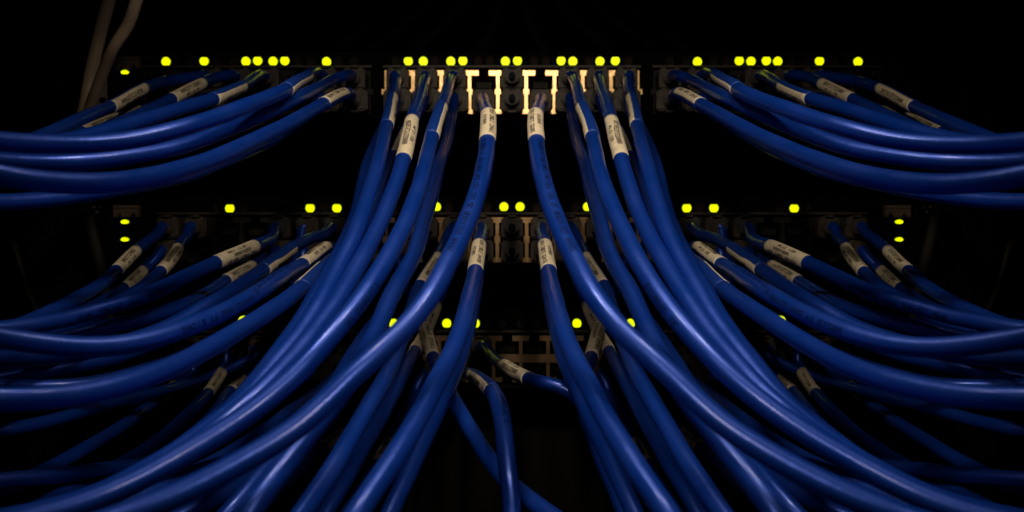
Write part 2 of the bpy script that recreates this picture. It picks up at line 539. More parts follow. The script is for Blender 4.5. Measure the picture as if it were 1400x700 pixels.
L2_ = [(315,285,1),(424.5,284.5,1),(461,284.5,1),(597,283,0),(689,283,0),(711,283,0),(803,283,0),(938.5,284.5,1),(975.5,284.5,1),(1085,285,1)]
U2_ = [299,335,408,444,540,560,614,666,734,786,840,860,956,992,1065,1101]
M2 = [547.5, 585, 622, 660, 700, 740, 778, 815, 852.5]
LEFT2 = [238, 275.5, 313, 350.5, 388, 425.5, 463, 500.5]
sw2 = make_switch(270, 368, 'middle switch with few yellow lights, between the top and lowest switches', [LEFT2, M2, [1400-x for x in reversed(LEFT2)]], (312, 343), 284, L2_, U2_, 290.5)
L3_ = [(333,438,0),(538,442,0),(611,442,0),(650,442,0),(788.5,442,0),(862,442,0),(1067,438,0)]
U3_ = [386,402,667,686,712,732,1014,998]
M3 = [508.5+37*k for k in range(11)]
M3L = [250+37*k for k in range(7)]
sw3 = make_switch(425, 524, 'lowest switch with a brown grid of empty ports at the centre behind the hanging cables', [M3L, M3, [1400-x for x in reversed(M3L)]], (473, 506), 442, L3_, U3_, 451)

# status modules at the switch ends
def module(root, x0, y0, leds, pins=True):
    m = MB()
    m.pxbox(x0, y0, x0+35, y0+4, -0.004, -0.0001)
    m.prism([(X(x0), Z(y0+4.5)), (X(x0+35), Z(y0+4.5)), (X(x0+35), Z(y0+16)), (X(x0+31), Z(y0+16)), (X(x0+27), Z(y0+9)), (X(x0+23), Z(y0+16)),
             (X(x0+12), Z(y0+16)), (X(x0+8), Z(y0+9)), (X(x0+4), Z(y0+16)), (X(x0), Z(y0+16))], -0.0035, -0.0001)
    m.build('module_cover', M_TRIM2, root)
    for x, y in leds:
        led(root, x, y, False, True, 6.0, 3.3)
M_TRIM2 = mat('bronze_cover', (0.13, 0.088, 0.055), 0.6, metal=0.2, vary=(150, 0.8, 1.1))
module(sw1, 158, 79, [(172, 99.5)])
led(sw1, 172, 108, False, False, 5, 2.6); led(sw1, 187, 107, False, False, 4, 2.6)
module(sw2, 158, 281, [(172, 303.5), (172, 327.5)])
module(sw2, 1207, 281, [(1228, 303.5), (1228, 327.5)])
# ears and screws
e = MB(); e.prism([(X(120), Z(102)), (X(147), Z(102)), (X(147), Z(160)), (X(120), Z(160))], -0.0020, -0.0002)
e.build('mounting_ear', M_EAR, sw1)
h = MB(); h.prism([(X(143)+math.cos(k*0.5236)*5*PX, Z(138)+math.sin(k*0.5236)*4*PX) for k in range(12)], -0.0026, -0.0021)
h.build('screw_hole', M_CAV, sw1)
for s in (-1, 1):
    for (dx, dy) in ((-4, -3), (4, -3), (0, 4)):
        sx = 700+s*566+dx
        k_ = MB(); k_.prism([(X(sx)+math.cos(k*0.5236)*2.2*PX, Z(286+dy)+math.sin(k*0.5236)*2.6*PX) for k in range(12)], -0.0030, -0.0005)
        k_.build('screw', M_EAR, sw2, bevel=0.0002)
    kx = 700+s*566
for (sx, sy) in ((136, 88), (134, 95)):
    k_ = MB(); k_.prism([(X(sx)+math.cos(k*0.5236)*2.0*PX, Z(sy)+math.sin(k*0.5236)*2.8*PX) for k in range(12)], -0.0030, -0.0005)
    k_.build('screw', M_EAR, sw1, bevel=0.0002)

# blank panel under the third switch
bp = empty('blank_panel', (0, 0, Z(760)), 'blank dark brown panel filling the gap below the lowest switch at the centre', 'panel')
m = MB(); m.pxbox(480, 533, 920, 820, 0.03, 0.034); m.build('panel_sheet', M_PANEL, bp, bevel=0.0005)
m = MB(); m.pxbox(480, 526, 920, 531.5, 0.0, 0.034); m.build('rolled_edge', M_PANEL, bp, bevel=0.0005)
for y in (548, 556, 564):
    m = MB(); m.pxbox(644, y, 671, y+3.5, 0.027, 0.0295); m.build('vent_louvre', M_TRIM, bp)

# ------------------------------------------------------------------ blue cables
CABLES = [
  dict(both_sides=True, row='U', label=(13.59, 22.47, 28, 78, 'rev'), print=None,
    desc='serial labelled blue cable at the outer end of the top {s} fan, highest of all',
    group='blue patch cables fanning out of the top switch side ports',
    pts="-14981,-800,58815 -14981,-1297,58815 -14968,-1817,58821 -15045,-2200,58820 -15349,-2581,58684 -15687,-2952,58557 -16046,-3335,58439 -16340,-3737,58308 -16426,-4162,58198 -16462,-4604,58089 -16482,-5060,57977 -16495,-5532,57858 -16504,-6013,57733 -16515,-6499,57601 -16527,-6986,57462 -16541,-7471,57316 -16558,-7953,57162 -16577,-8432,57002 -16595,-8911,56840 -16611,-9391,56679 -16623,-9873,56520 -16628,-10358,56367 -16622,-10845,56224 -16598,-11336,56093 -16557,-11829,55973 -16510,-12324,55858 -16458,-12820,55746 -16402,-13317,55637 -16344,-13815,55529 -16285,-14313,55422 -16224,-14810,55315 -16165,-15308,55206 -16117,-15805,55092 -16087,-16301,54969 -16067,-16795,54843 -16048,-17287,54716 -16028,-17775,54590 -16008,-18261,54465 -15986,-18745,54341 -15965,-19229,54216 -15956,-19713,54085 -15969,-20197,53942 -15993,-20681,53793 -16018,-21162,53644 -16038,-21637,53500 -16053,-22106,53363 -16069,-22567,53234 -16116,-23019,53104 -16197,-23462,52974 -16307,-23895,52843 -16470,-24315,52698 -16702,-24716,52533 -16990,-25084,52356 -17317,-25397,52179 -17593,-25813,51995"),
  dict(both_sides=True, row='L', label=(19.72, 28.61, 0, 95, 'rev'), print=None,
    desc='dim blue cable with shaded label right under the highest cable of the top {s} fan',
    group='blue patch cables fanning out of the top switch side ports',
    pts="-16407,-800,57741 -16407,-1173,57741 -16412,-1541,57747 -16453,-1810,57781 -16458,-2082,57744 -16418,-2336,57620 -16442,-2579,57510 -16523,-2823,57407 -16646,-3082,57299 -16792,-3359,57188 -16950,-3648,57075 -17102,-3953,56963 -17235,-4265,56855 -17334,-4582,56755 -17407,-4898,56664 -17471,-5214,56578 -17531,-5530,56494 -17589,-5849,56410 -17643,-6173,56326 -17694,-6502,56240 -17742,-6837,56151 -17795,-7177,56055 -17855,-7521,55953 -17917,-7867,55846 -17977,-8213,55737 -18036,-8560,55627 -18094,-8905,55516 -18152,-9249,55405 -18204,-9590,55297 -18233,-9927,55199 -18239,-10261,55111 -18238,-10593,55026 -18236,-10925,54940 -18233,-11257,54854 -18229,-11590,54769 -18224,-11924,54683 -18217,-12260,54598 -18210,-12598,54513 -18202,-12939,54429 -18191,-13285,54345 -18181,-13640,54260 -18202,-14005,54163 -18293,-14375,54039 -18430,-14744,53902 -18581,-15103,53765 -18744,-15445,53630 -18920,-15764,53496 -19115,-16061,53359 -19342,-16337,53215 -19599,-16594,53063 -19877,-16834,52908 -20169,-17058,52752 -20473,-17260,52597 -20786,-17431,52445 -21072,-17657,52291"),
  dict(both_sides=True, row='L', label=(17.42, 22.37, -10, 90, 'plain'), print=None,
    desc='shadowed blue cable in the top {s} fan showing only the tip of its label',
    group='blue patch cables fanning out of the top switch side ports',
    pts="-14981,-800,57741 -14982,-1183,57741 -14984,-1560,57746 -15013,-1832,57775 -15064,-2107,57734 -15160,-2370,57576 -15357,-2630,57470 -15645,-2893,57400 -15959,-3158,57334 -16210,-3420,57264 -16368,-3682,57195 -16484,-3946,57127 -16597,-4215,57055 -16707,-4491,56981 -16809,-4775,56903 -16899,-5069,56824 -16974,-5370,56742 -17035,-5678,56658 -17090,-5992,56567 -17137,-6314,56469 -17173,-6643,56365 -17210,-6978,56253 -17253,-7321,56136 -17297,-7671,56013 -17345,-8030,55883 -17397,-8398,55746 -17450,-8778,55606 -17503,-9172,55463 -17552,-9581,55322 -17586,-10006,55188 -17597,-10444,55064 -17596,-10893,54946 -17594,-11347,54827 -17594,-11801,54710 -17597,-12249,54593 -17603,-12686,54479 -17615,-13107,54368 -17632,-13507,54261 -17657,-13883,54157 -17687,-14234,54058 -17724,-14564,53962 -17781,-14879,53862 -17899,-15183,53743 -18068,-15479,53608 -18250,-15766,53473 -18435,-16043,53342 -18629,-16310,53211 -18838,-16566,53076 -19074,-16811,52932 -19341,-17046,52778 -19628,-17271,52619 -19929,-17483,52458 -20242,-17674,52298 -20565,-17834,52141 -20864,-18043,51981"),
  dict(both_sides=True, row='U', label=(11.92, 20.89, 0, 80, 'rev'), print=None,
    desc='blue cable with upward facing label, second labelled one of the top {s} fan',
    group='blue patch cables fanning out of the top switch side ports',
    pts="-13556,-800,58815 -13556,-1188,58815 -13553,-1586,58817 -13556,-1961,58826 -13597,-2328,58807 -13700,-2687,58741 -13865,-3042,58653 -14055,-3397,58542 -14180,-3755,58425 -14233,-4117,58313 -14260,-4481,58198 -14287,-4849,58079 -14321,-5220,57956 -14360,-5593,57833 -14406,-5967,57709 -14459,-6341,57581 -14519,-6716,57450 -14580,-7092,57317 -14640,-7468,57186 -14696,-7845,57056 -14748,-8221,56928 -14797,-8598,56801 -14846,-8974,56674 -14891,-9349,56549 -14935,-9723,56425 -14978,-10095,56302 -15023,-10464,56180 -15073,-10832,56058 -15142,-11197,55928 -15231,-11561,55791 -15329,-11922,55652 -15431,-12281,55512 -15532,-12639,55375 -15632,-12996,55242 -15729,-13354,55112 -15827,-13711,54985 -15925,-14068,54860 -16020,-14423,54738 -16116,-14775,54621 -16221,-15121,54506 -16345,-15459,54393 -16509,-15786,54276 -16717,-16101,54157 -16957,-16402,54040 -17217,-16688,53926 -17491,-16957,53814 -17771,-17210,53705 -18055,-17447,53597 -18349,-17667,53487 -18667,-17872,53373 -18998,-18063,53258 -19337,-18238,53145 -19682,-18393,53033 -20035,-18522,52924 -20372,-18688,52812"),
  dict(both_sides=True, row='U', label=(14.78, 26.7, 38, 62, 'plain'), print=None,
    desc='blue cable with a grey shaded label on its lower side in the top {s} fan',
    group='blue patch cables fanning out of the top switch side ports',
    pts="-12130,-800,58815 -12130,-1322,58815 -12126,-1858,58822 -12155,-2307,58810 -12200,-2758,58725 -12158,-3211,58632 -12120,-3682,58527 -12083,-4172,58411 -12045,-4683,58286 -12006,-5208,58155 -11967,-5744,58020 -11927,-6293,57883 -11886,-6849,57746 -11843,-7408,57612 -11799,-7969,57482 -11757,-8528,57355 -11718,-9087,57230 -11682,-9643,57105 -11647,-10196,56982 -11613,-10745,56861 -11581,-11288,56742 -11551,-11822,56626 -11522,-12346,56512 -11494,-12861,56402 -11466,-13366,56295 -11439,-13863,56191 -11419,-14353,56087 -11444,-14837,55972 -11544,-15314,55840 -11680,-15784,55706 -11823,-16249,55574 -11974,-16709,55438 -12144,-17166,55290 -12329,-17622,55133 -12513,-18079,54975 -12695,-18538,54819 -12879,-18998,54663 -13063,-19458,54509 -13247,-19918,54359 -13441,-20376,54212 -13656,-20832,54067 -13886,-21288,53926 -14124,-21743,53791 -14371,-22199,53664 -14630,-22657,53545 -14896,-23117,53432 -15145,-23579,53324 -15350,-24042,53224 -15508,-24505,53129 -15635,-24965,53040 -15787,-25418,52947 -16017,-25853,52846 -16327,-26254,52738 -16692,-26595,52631 -17008,-27047,52514"),
  dict(both_sides=True, row='U', label=(10.2, 26.51, 34, 62, 'plain'), print=None,
    desc='thick blue cable with a long white glint across the top {s} fan',
    group='blue patch cables fanning out of the top switch side ports',
    pts="-9278,-800,58815 -9278,-1430,58815 -9271,-2079,58813 -9432,-2549,58890 -9455,-3060,58820 -9416,-3584,58729 -9375,-4138,58626 -9330,-4722,58514 -9281,-5336,58394 -9230,-5970,58267 -9175,-6622,58135 -9118,-7291,58000 -9057,-7971,57862 -8994,-8655,57724 -8930,-9340,57587 -8864,-10023,57452 -8796,-10704,57319 -8729,-11386,57187 -8662,-12072,57053 -8592,-12767,56917 -8517,-13473,56780 -8440,-14184,56643 -8362,-14890,56507 -8287,-15576,56374 -8219,-16227,56247 -8158,-16839,56126 -8104,-17420,56010 -8053,-17989,55897 -8007,-18563,55782 -7986,-19150,55653 -8010,-19753,55503 -8062,-20363,55342 -8125,-20970,55180 -8192,-21564,55023 -8259,-22139,54871 -8321,-22695,54727 -8384,-23234,54588 -8492,-23759,54437 -8671,-24272,54266 -8879,-24774,54095 -9102,-25265,53930 -9360,-25743,53766 -9712,-26207,53585 -10153,-26661,53397 -10616,-27108,53238 -11075,-27557,53119 -11519,-28012,53033 -11931,-28479,52974 -12308,-28958,52933 -12650,-29446,52908 -12970,-29936,52899 -13299,-30411,52910 -13692,-30846,52938 -14182,-31211,52981 -14665,-31682,53018"),
  dict(both_sides=True, row='U', label=None, print=None,
    desc='unlabelled dark blue cable between the two glinting cables of the top {s} fan',
    group='blue patch cables fanning out of the top switch side ports',
    pts="-7852,-800,58815 -7852,-1406,58815 -7851,-1983,58827 -7859,-2518,58780 -7875,-3029,58698 -7896,-3490,58613 -7893,-3875,58543 -7904,-4182,58481 -7929,-4413,58428 -7964,-4599,58379 -8006,-4749,58333 -8056,-4868,58290 -8110,-4976,58246 -8164,-5094,58199 -8215,-5247,58146 -8255,-5472,58081 -8277,-5827,57995 -8282,-6391,57871 -8276,-7227,57690 -8248,-8333,57457 -8196,-9622,57192 -8135,-10950,56919 -8085,-12190,56660 -8057,-13275,56425 -8050,-14204,56214 -8057,-15014,56025 -8075,-15754,55850 -8111,-16463,55676 -8173,-17158,55495 -8246,-17843,55316 -8317,-18509,55144 -8388,-19149,54978 -8460,-19763,54819 -8549,-20353,54657 -8676,-20924,54483 -8828,-21478,54302 -8982,-22018,54125 -9148,-22544,53948 -9358,-23056,53757 -9614,-23553,53556 -9906,-24035,53367 -10255,-24503,53201 -10648,-24956,53057 -11057,-25393,52931 -11470,-25812,52819 -11892,-26208,52723 -12343,-26575,52653 -12848,-26903,52613 -13388,-27187,52601 -13919,-27422,52611 -14436,-27608,52642 -14959,-27745,52689 -15502,-27837,52741 -16086,-27892,52798 -16704,-27931,52858"),
  dict(both_sides=True, row='L', label=(9.0, 19.25, 0, 85, 'cab'), print=None,
    desc='lowest lit cable of the top {s} fan, small label close to its plug',
    group='blue patch cables fanning out of the top switch side ports',
    pts="-7852,-800,57741 -7853,-1462,57741 -7835,-2279,57722 -7664,-3688,57575 -7526,-4759,57474 -7409,-5685,57390 -7316,-6493,57314 -7258,-7224,57236 -7247,-7897,57145 -7262,-8537,57039 -7290,-9145,56925 -7316,-9723,56810 -7324,-10277,56700 -7321,-10814,56594 -7315,-11338,56486 -7309,-11856,56375 -7305,-12372,56263 -7301,-12894,56149 -7299,-13425,56032 -7306,-13972,55908 -7334,-14536,55769 -7375,-15118,55619 -7421,-15716,55463 -7467,-16325,55303 -7513,-16942,55143 -7555,-17564,54985 -7595,-18188,54829 -7640,-18815,54671 -7702,-19446,54506 -7772,-20081,54338 -7839,-20719,54173 -7900,-21360,54010 -7956,-22004,53852 -8010,-22650,53694 -8073,-23298,53533 -8141,-23947,53369 -8204,-24596,53209 -8262,-25245,53055 -8322,-25892,52907 -8408,-26535,52756 -8522,-27175,52603 -8641,-27811,52458 -8778,-28440,52318 -8959,-29064,52178 -9165,-29679,52047 -9381,-30283,51931 -9615,-30873,51833 -9901,-31445,51756 -10254,-31994,51708 -10641,-32517,51701 -11048,-33005,51733 -11495,-33445,51804 -12009,-33817,51915 -12585,-34101,52049 -13165,-34428,52186"),
  dict(both_sides=True, row='L', label=None, print=None,
    desc='dark cable in the shade right under the lowest lit cable of the top {s} fan',
    group='blue patch cables fanning out of the top switch side ports',
    pts="-9278,-800,57741 -9278,-1365,57741 -9301,-1764,57782 -9371,-2037,57714 -9473,-2322,57427 -9615,-2605,57070 -9734,-2898,56838 -9799,-3206,56693 -9865,-3532,56554 -9936,-3876,56415 -10009,-4242,56274 -10081,-4635,56133 -10151,-5060,55990 -10215,-5517,55846 -10272,-6003,55703 -10321,-6512,55560 -10369,-7039,55417 -10436,-7576,55261 -10533,-8116,55092 -10640,-8655,54923 -10747,-9190,54760 -10855,-9720,54603 -10964,-10248,54450 -11077,-10774,54299 -11196,-11301,54147 -11323,-11831,53994 -11456,-12365,53840 -11589,-12901,53689 -11720,-13441,53543 -11845,-13984,53403 -11961,-14529,53272 -12068,-15077,53149 -12173,-15628,53036 -12275,-16182,52931 -12370,-16738,52836 -12456,-17296,52749 -12538,-17855,52666 -12620,-18413,52583 -12719,-18969,52496 -12847,-19521,52403 -12989,-20065,52310 -13131,-20599,52219 -13274,-21120,52133 -13453,-21626,52047 -13730,-22119,51953 -14080,-22602,51857 -14437,-23076,51775 -14786,-23545,51709 -15119,-24011,51660 -15427,-24472,51625 -15718,-24926,51600 -16045,-25361,51581 -16460,-25758,51564 -16960,-26090,51549 -17438,-26519,51529"),
  dict(both_sides=True, row='L', label=None, print=None,
    desc='outermost blue cable of the {s} middle bundle, mostly hidden behind its neighbour',
    group='blue patch cables hanging from the middle of the top switch',
    pts="-5704,-800,57741 -5706,-1522,57745 -5730,-1977,57761 -5665,-2294,57298 -5666,-2677,57134 -5688,-3084,56958 -5722,-3528,56770 -5761,-4010,56575 -5797,-4533,56374 -5826,-5091,56171 -5846,-5681,55966 -5857,-6305,55748 -5865,-6958,55512 -5868,-7628,55269 -5865,-8309,55029 -5857,-8992,54795 -5848,-9675,54562 -5845,-10355,54320 -5844,-11033,54068 -5841,-11711,53808 -5831,-12389,53530 -5812,-13069,53233 -5788,-13752,52915 -5763,-14438,52582 -5737,-15127,52246 -5714,-15817,51920 -5695,-16508,51612 -5688,-17199,51316 -5701,-17889,51017 -5726,-18580,50725 -5756,-19269,50450 -5790,-19957,50182 -5834,-20641,49904 -5892,-21321,49612 -5956,-21994,49323 -6023,-22660,49034 -6117,-23319,48699 -6245,-23971,48313 -6379,-24617,47952 -6515,-25257,47637 -6674,-25892,47322 -6856,-26518,46975 -7058,-27133,46598 -7304,-27735,46225 -7620,-28321,45869 -8001,-28888,45509 -8420,-29436,45134 -8878,-29962,44779 -9387,-30464,44487 -9937,-30938,44250 -10532,-31380,44061 -11187,-31775,43920 -11899,-32106,43822 -12648,-32354,43730 -13390,-32633,43645"),
  dict(both_sides=True, row='U', label=(7.54, 17.78, 55, 50, 'plain'), print=None,
    desc='blue cable with a narrow label sliver, outermost labelled one of the {s} middle bundle',
    group='blue patch cables hanging from the middle of the top switch',
    pts="-5704,-800,58815 -5705,-1561,58819 -5694,-2328,58780 -5604,-2920,58426 -5555,-3574,58188 -5515,-4253,57925 -5480,-4963,57645 -5445,-5693,57362 -5406,-6435,57091 -5359,-7184,56853 -5307,-7938,56637 -5254,-8698,56428 -5201,-9459,56221 -5147,-10222,56018 -5092,-10984,55817 -5037,-11744,55620 -4981,-12501,55427 -4926,-13254,55233 -4873,-14003,55023 -4822,-14746,54799 -4771,-15483,54577 -4720,-16213,54361 -4669,-16936,54151 -4623,-17654,53941 -4584,-18366,53721 -4550,-19073,53496 -4522,-19772,53265 -4506,-20464,52995 -4512,-21147,52659 -4532,-21820,52283 -4557,-22484,51903 -4586,-23137,51524 -4621,-23782,51144 -4667,-24419,50766 -4748,-25048,50359 -4867,-25669,49925 -4991,-26285,49522 -5107,-26895,49158 -5237,-27503,48779 -5397,-28111,48373 -5587,-28720,47979 -5798,-29329,47608 -6011,-29934,47247 -6224,-30532,46891 -6477,-31117,46535 -6812,-31685,46182 -7216,-32230,45832 -7678,-32750,45493 -8194,-33244,45179 -8741,-33711,44896 -9315,-34148,44657 -9932,-34546,44478 -10591,-34887,44352 -11285,-35152,44245 -11968,-35466,44154"),
  dict(both_sides=True, row='L', label=(6.09, 11.92, 20, 70, 'plain'), print=None,
    desc='blue cable with shaded brownish label between bright labels of the {s} middle bundle',
    group='blue patch cables hanging from the middle of the top switch',
    pts="-4278,-800,57741 -4278,-1461,57741 -4305,-1756,57799 -4392,-1934,57437 -4600,-2120,56938 -4933,-2305,56494 -5156,-2508,56125 -5273,-2731,55846 -5364,-2980,55579 -5430,-3258,55344 -5475,-3569,55136 -5510,-3926,54929 -5539,-4336,54714 -5563,-4801,54495 -5577,-5318,54282 -5582,-5879,54075 -5583,-6474,53866 -5582,-7092,53654 -5579,-7725,53440 -5575,-8365,53227 -5570,-9009,53017 -5567,-9653,52805 -5571,-10294,52575 -5582,-10932,52327 -5595,-11567,52077 -5608,-12197,51830 -5621,-12825,51589 -5635,-13450,51353 -5654,-14075,51116 -5685,-14698,50866 -5725,-15317,50610 -5767,-15931,50359 -5810,-16538,50116 -5855,-17133,49873 -5924,-17719,49588 -6033,-18294,49234 -6158,-18860,48861 -6284,-19419,48498 -6414,-19971,48148 -6560,-20516,47803 -6739,-21053,47449 -6949,-21579,47083 -7186,-22092,46693 -7452,-22590,46279 -7762,-23072,45863 -8129,-23537,45456 -8543,-23987,45066 -8992,-24421,44704 -9473,-24840,44371 -9980,-25243,44062 -10514,-25626,43769 -11074,-25981,43483 -11662,-26292,43184 -12280,-26542,42866 -12889,-26850,42553"),
  dict(both_sides=True, row='U', label=(20.03, 26.43, 0, 82, 'rev'), print=None,
    desc='blue cable with the largest bright serial label of the {s} middle bundle',
    group='blue patch cables hanging from the middle of the top switch',
    pts="-4278,-800,58815 -4279,-1565,58819 -4267,-2323,58786 -4194,-2926,58540 -4156,-3575,58368 -4126,-4254,58176 -4100,-4977,57968 -4075,-5731,57748 -4052,-6508,57523 -4028,-7295,57298 -4002,-8090,57075 -3974,-8888,56858 -3944,-9685,56647 -3914,-10476,56438 -3885,-11259,56232 -3856,-12035,56031 -3826,-12803,55834 -3797,-13566,55639 -3767,-14325,55444 -3737,-15082,55247 -3711,-15836,55029 -3694,-16583,54768 -3684,-17319,54477 -3676,-18037,54180 -3668,-18732,53890 -3658,-19404,53618 -3651,-20055,53350 -3663,-20691,53027 -3704,-21320,52633 -3765,-21949,52215 -3843,-22585,51783 -3931,-23230,51354 -4029,-23885,50950 -4134,-24549,50570 -4246,-25218,50206 -4365,-25891,49839 -4492,-26565,49468 -4632,-27237,49093 -4802,-27904,48697 -4998,-28563,48294 -5206,-29212,47918 -5428,-29848,47565 -5662,-30470,47228 -5905,-31074,46900 -6197,-31657,46565 -6565,-32218,46213 -6994,-32753,45856 -7470,-33263,45516 -7988,-33749,45205 -8534,-34209,44927 -9110,-34640,44694 -9722,-35032,44525 -10375,-35368,44419 -11064,-35628,44339 -11744,-35934,44274"),
  dict(both_sides=True, row='U', label=(15.35, 23.04, 55, 50, 'plain'), print=(38.66, 41.28, 30),
    desc='glossy blue cable with thin label edge, innermost of the {s} middle bundle touching neighbours',
    group='blue patch cables hanging from the middle of the top switch',
    pts="-2852,-800,58815 -2850,-1593,58819 -2878,-2356,58779 -2970,-2974,58531 -2965,-3632,58366 -2956,-4325,58184 -2944,-5068,57985 -2928,-5849,57774 -2910,-6659,57556 -2891,-7483,57334 -2871,-8318,57111 -2851,-9160,56891 -2832,-10001,56674 -2816,-10838,56458 -2807,-11665,56231 -2807,-12481,55994 -2809,-13283,55758 -2813,-14070,55526 -2817,-14843,55298 -2820,-15604,55075 -2819,-16355,54857 -2816,-17102,54641 -2811,-17847,54414 -2808,-18590,54157 -2804,-19332,53886 -2795,-20071,53617 -2783,-20805,53358 -2771,-21533,53109 -2764,-22255,52853 -2765,-22973,52581 -2775,-23686,52301 -2808,-24396,51989 -2871,-25102,51632 -2953,-25806,51260 -3041,-26505,50902 -3131,-27198,50563 -3230,-27880,50231 -3354,-28549,49875 -3517,-29199,49482 -3719,-29825,49072 -3975,-30424,48645 -4274,-30994,48212 -4614,-31534,47772 -5007,-32047,47317 -5459,-32536,46865 -5978,-33010,46443 -6535,-33475,46059 -7096,-33940,45716 -7636,-34409,45413 -8158,-34881,45152 -8701,-35352,44932 -9304,-35805,44760 -9957,-36217,44639 -10648,-36558,44541 -11315,-36993,44471"),
  dict(both_sides=True, row='L', label=None, print=None,
    desc='unlabelled blue cable dropping steeply behind the front crossing cable on the {s}',
    group='blue patch cables hanging from the middle of the top switch',
    pts="-2852,-800,57741 -2852,-1528,57743 -2853,-2290,57723 -2875,-2748,57125 -2886,-3298,56703 -2884,-3884,56438 -2882,-4518,56163 -2882,-5186,55885 -2884,-5876,55609 -2887,-6579,55347 -2890,-7292,55109 -2892,-8013,54890 -2897,-8736,54679 -2902,-9459,54473 -2908,-10179,54270 -2912,-10894,54073 -2914,-11604,53877 -2916,-12307,53669 -2923,-13003,53434 -2931,-13694,53186 -2937,-14381,52940 -2943,-15066,52699 -2950,-15751,52463 -2958,-16439,52233 -2968,-17130,52010 -2976,-17826,51790 -2984,-18527,51573 -2990,-19230,51356 -2994,-19936,51134 -2993,-20642,50907 -2991,-21347,50679 -2990,-22048,50457 -2997,-22743,50242 -3026,-23432,50020 -3096,-24113,49769 -3200,-24786,49503 -3311,-25452,49241 -3414,-26111,48963 -3508,-26766,48643 -3592,-27418,48307 -3666,-28071,47988 -3736,-28725,47694 -3815,-29381,47412 -3917,-30037,47127 -4042,-30693,46846 -4180,-31344,46588 -4331,-31987,46346 -4512,-32617,46085 -4736,-33230,45780 -4984,-33821,45445 -5233,-34383,45099 -5469,-34898,44740 -5713,-35344,44306 -5994,-35693,43768 -6282,-36108,43191"),
  dict(both_sides=True, row='L', label=(22.3, 26.91, 0, 82, 'cab'), print=(27.56, 38.91, -22),
    desc='front blue cable sweeping from an open port column across to the {s} bottom corner',
    group='blue patch cables hanging from the middle of the top switch',
    pts="-1426,-800,57741 -1428,-1540,57753 -1424,-2288,57729 -1408,-2849,57644 -1387,-3514,57535 -1364,-4225,57410 -1338,-4991,57271 -1310,-5800,57122 -1280,-6642,56964 -1249,-7501,56803 -1218,-8372,56640 -1186,-9253,56477 -1154,-10133,56317 -1123,-11005,56162 -1092,-11868,56012 -1062,-12719,55870 -1031,-13561,55733 -997,-14393,55599 -961,-15218,55469 -925,-16035,55344 -890,-16844,55220 -857,-17643,55096 -827,-18428,54958 -801,-19196,54765 -786,-19947,54502 -784,-20682,54212 -787,-21403,53921 -793,-22118,53631 -803,-22832,53340 -818,-23550,53050 -838,-24273,52765 -860,-25001,52494 -888,-25731,52224 -932,-26459,51921 -998,-27183,51583 -1081,-27898,51235 -1182,-28603,50887 -1302,-29293,50540 -1438,-29965,50194 -1585,-30614,49847 -1745,-31236,49491 -1958,-31830,49082 -2262,-32395,48618 -2630,-32934,48184 -3053,-33450,47774 -3514,-33948,47334 -3985,-34430,46865 -4478,-34902,46421 -5015,-35364,46055 -5590,-35820,45744 -6191,-36265,45463 -6807,-36690,45221 -7452,-37074,45014 -8142,-37393,44816 -8820,-37803,44640"),
  dict(both_sides=True, row='U', label=(20.78, 27.09, 0, 82, 'cab'), print=None,
    desc='glossy blue cable with bright label hanging from the middle switch just {s} of centre',
    group='blue patch cables sweeping out of the second switch',
    pts="-1481,-800,51407 -1482,-1496,51408 -1481,-2206,51407 -1471,-2786,51385 -1457,-3446,51352 -1441,-4137,51310 -1423,-4858,51263 -1404,-5599,51211 -1386,-6352,51158 -1367,-7112,51105 -1350,-7877,51053 -1334,-8645,50998 -1319,-9412,50940 -1307,-10174,50879 -1295,-10926,50816 -1284,-11667,50754 -1273,-12393,50691 -1263,-13104,50628 -1254,-13803,50567 -1245,-14491,50507 -1235,-15171,50445 -1229,-15846,50368 -1229,-16515,50250 -1234,-17179,50105 -1240,-17838,49956 -1245,-18494,49807 -1250,-19151,49654 -1255,-19811,49497 -1260,-20478,49343 -1265,-21153,49196 -1272,-21835,49061 -1279,-22524,48934 -1287,-23218,48811 -1298,-23915,48687 -1313,-24613,48554 -1332,-25311,48413 -1354,-26007,48270 -1380,-26699,48126 -1419,-27386,47968 -1477,-28068,47778 -1549,-28743,47573 -1623,-29410,47379 -1701,-30069,47198 -1789,-30720,47016 -1895,-31364,46801 -2027,-31999,46522 -2175,-32626,46222 -2329,-33243,45945 -2499,-33848,45675 -2708,-34439,45376 -2934,-35011,45066 -3147,-35548,44761 -3380,-36027,44391 -3663,-36419,43920 -3962,-36914,43420"),
  dict(both_sides=True, row='L', label=None, print=None,
    desc='dim blue cable close behind the glossy labelled one just {s} of centre',
    group='blue patch cables sweeping out of the second switch',
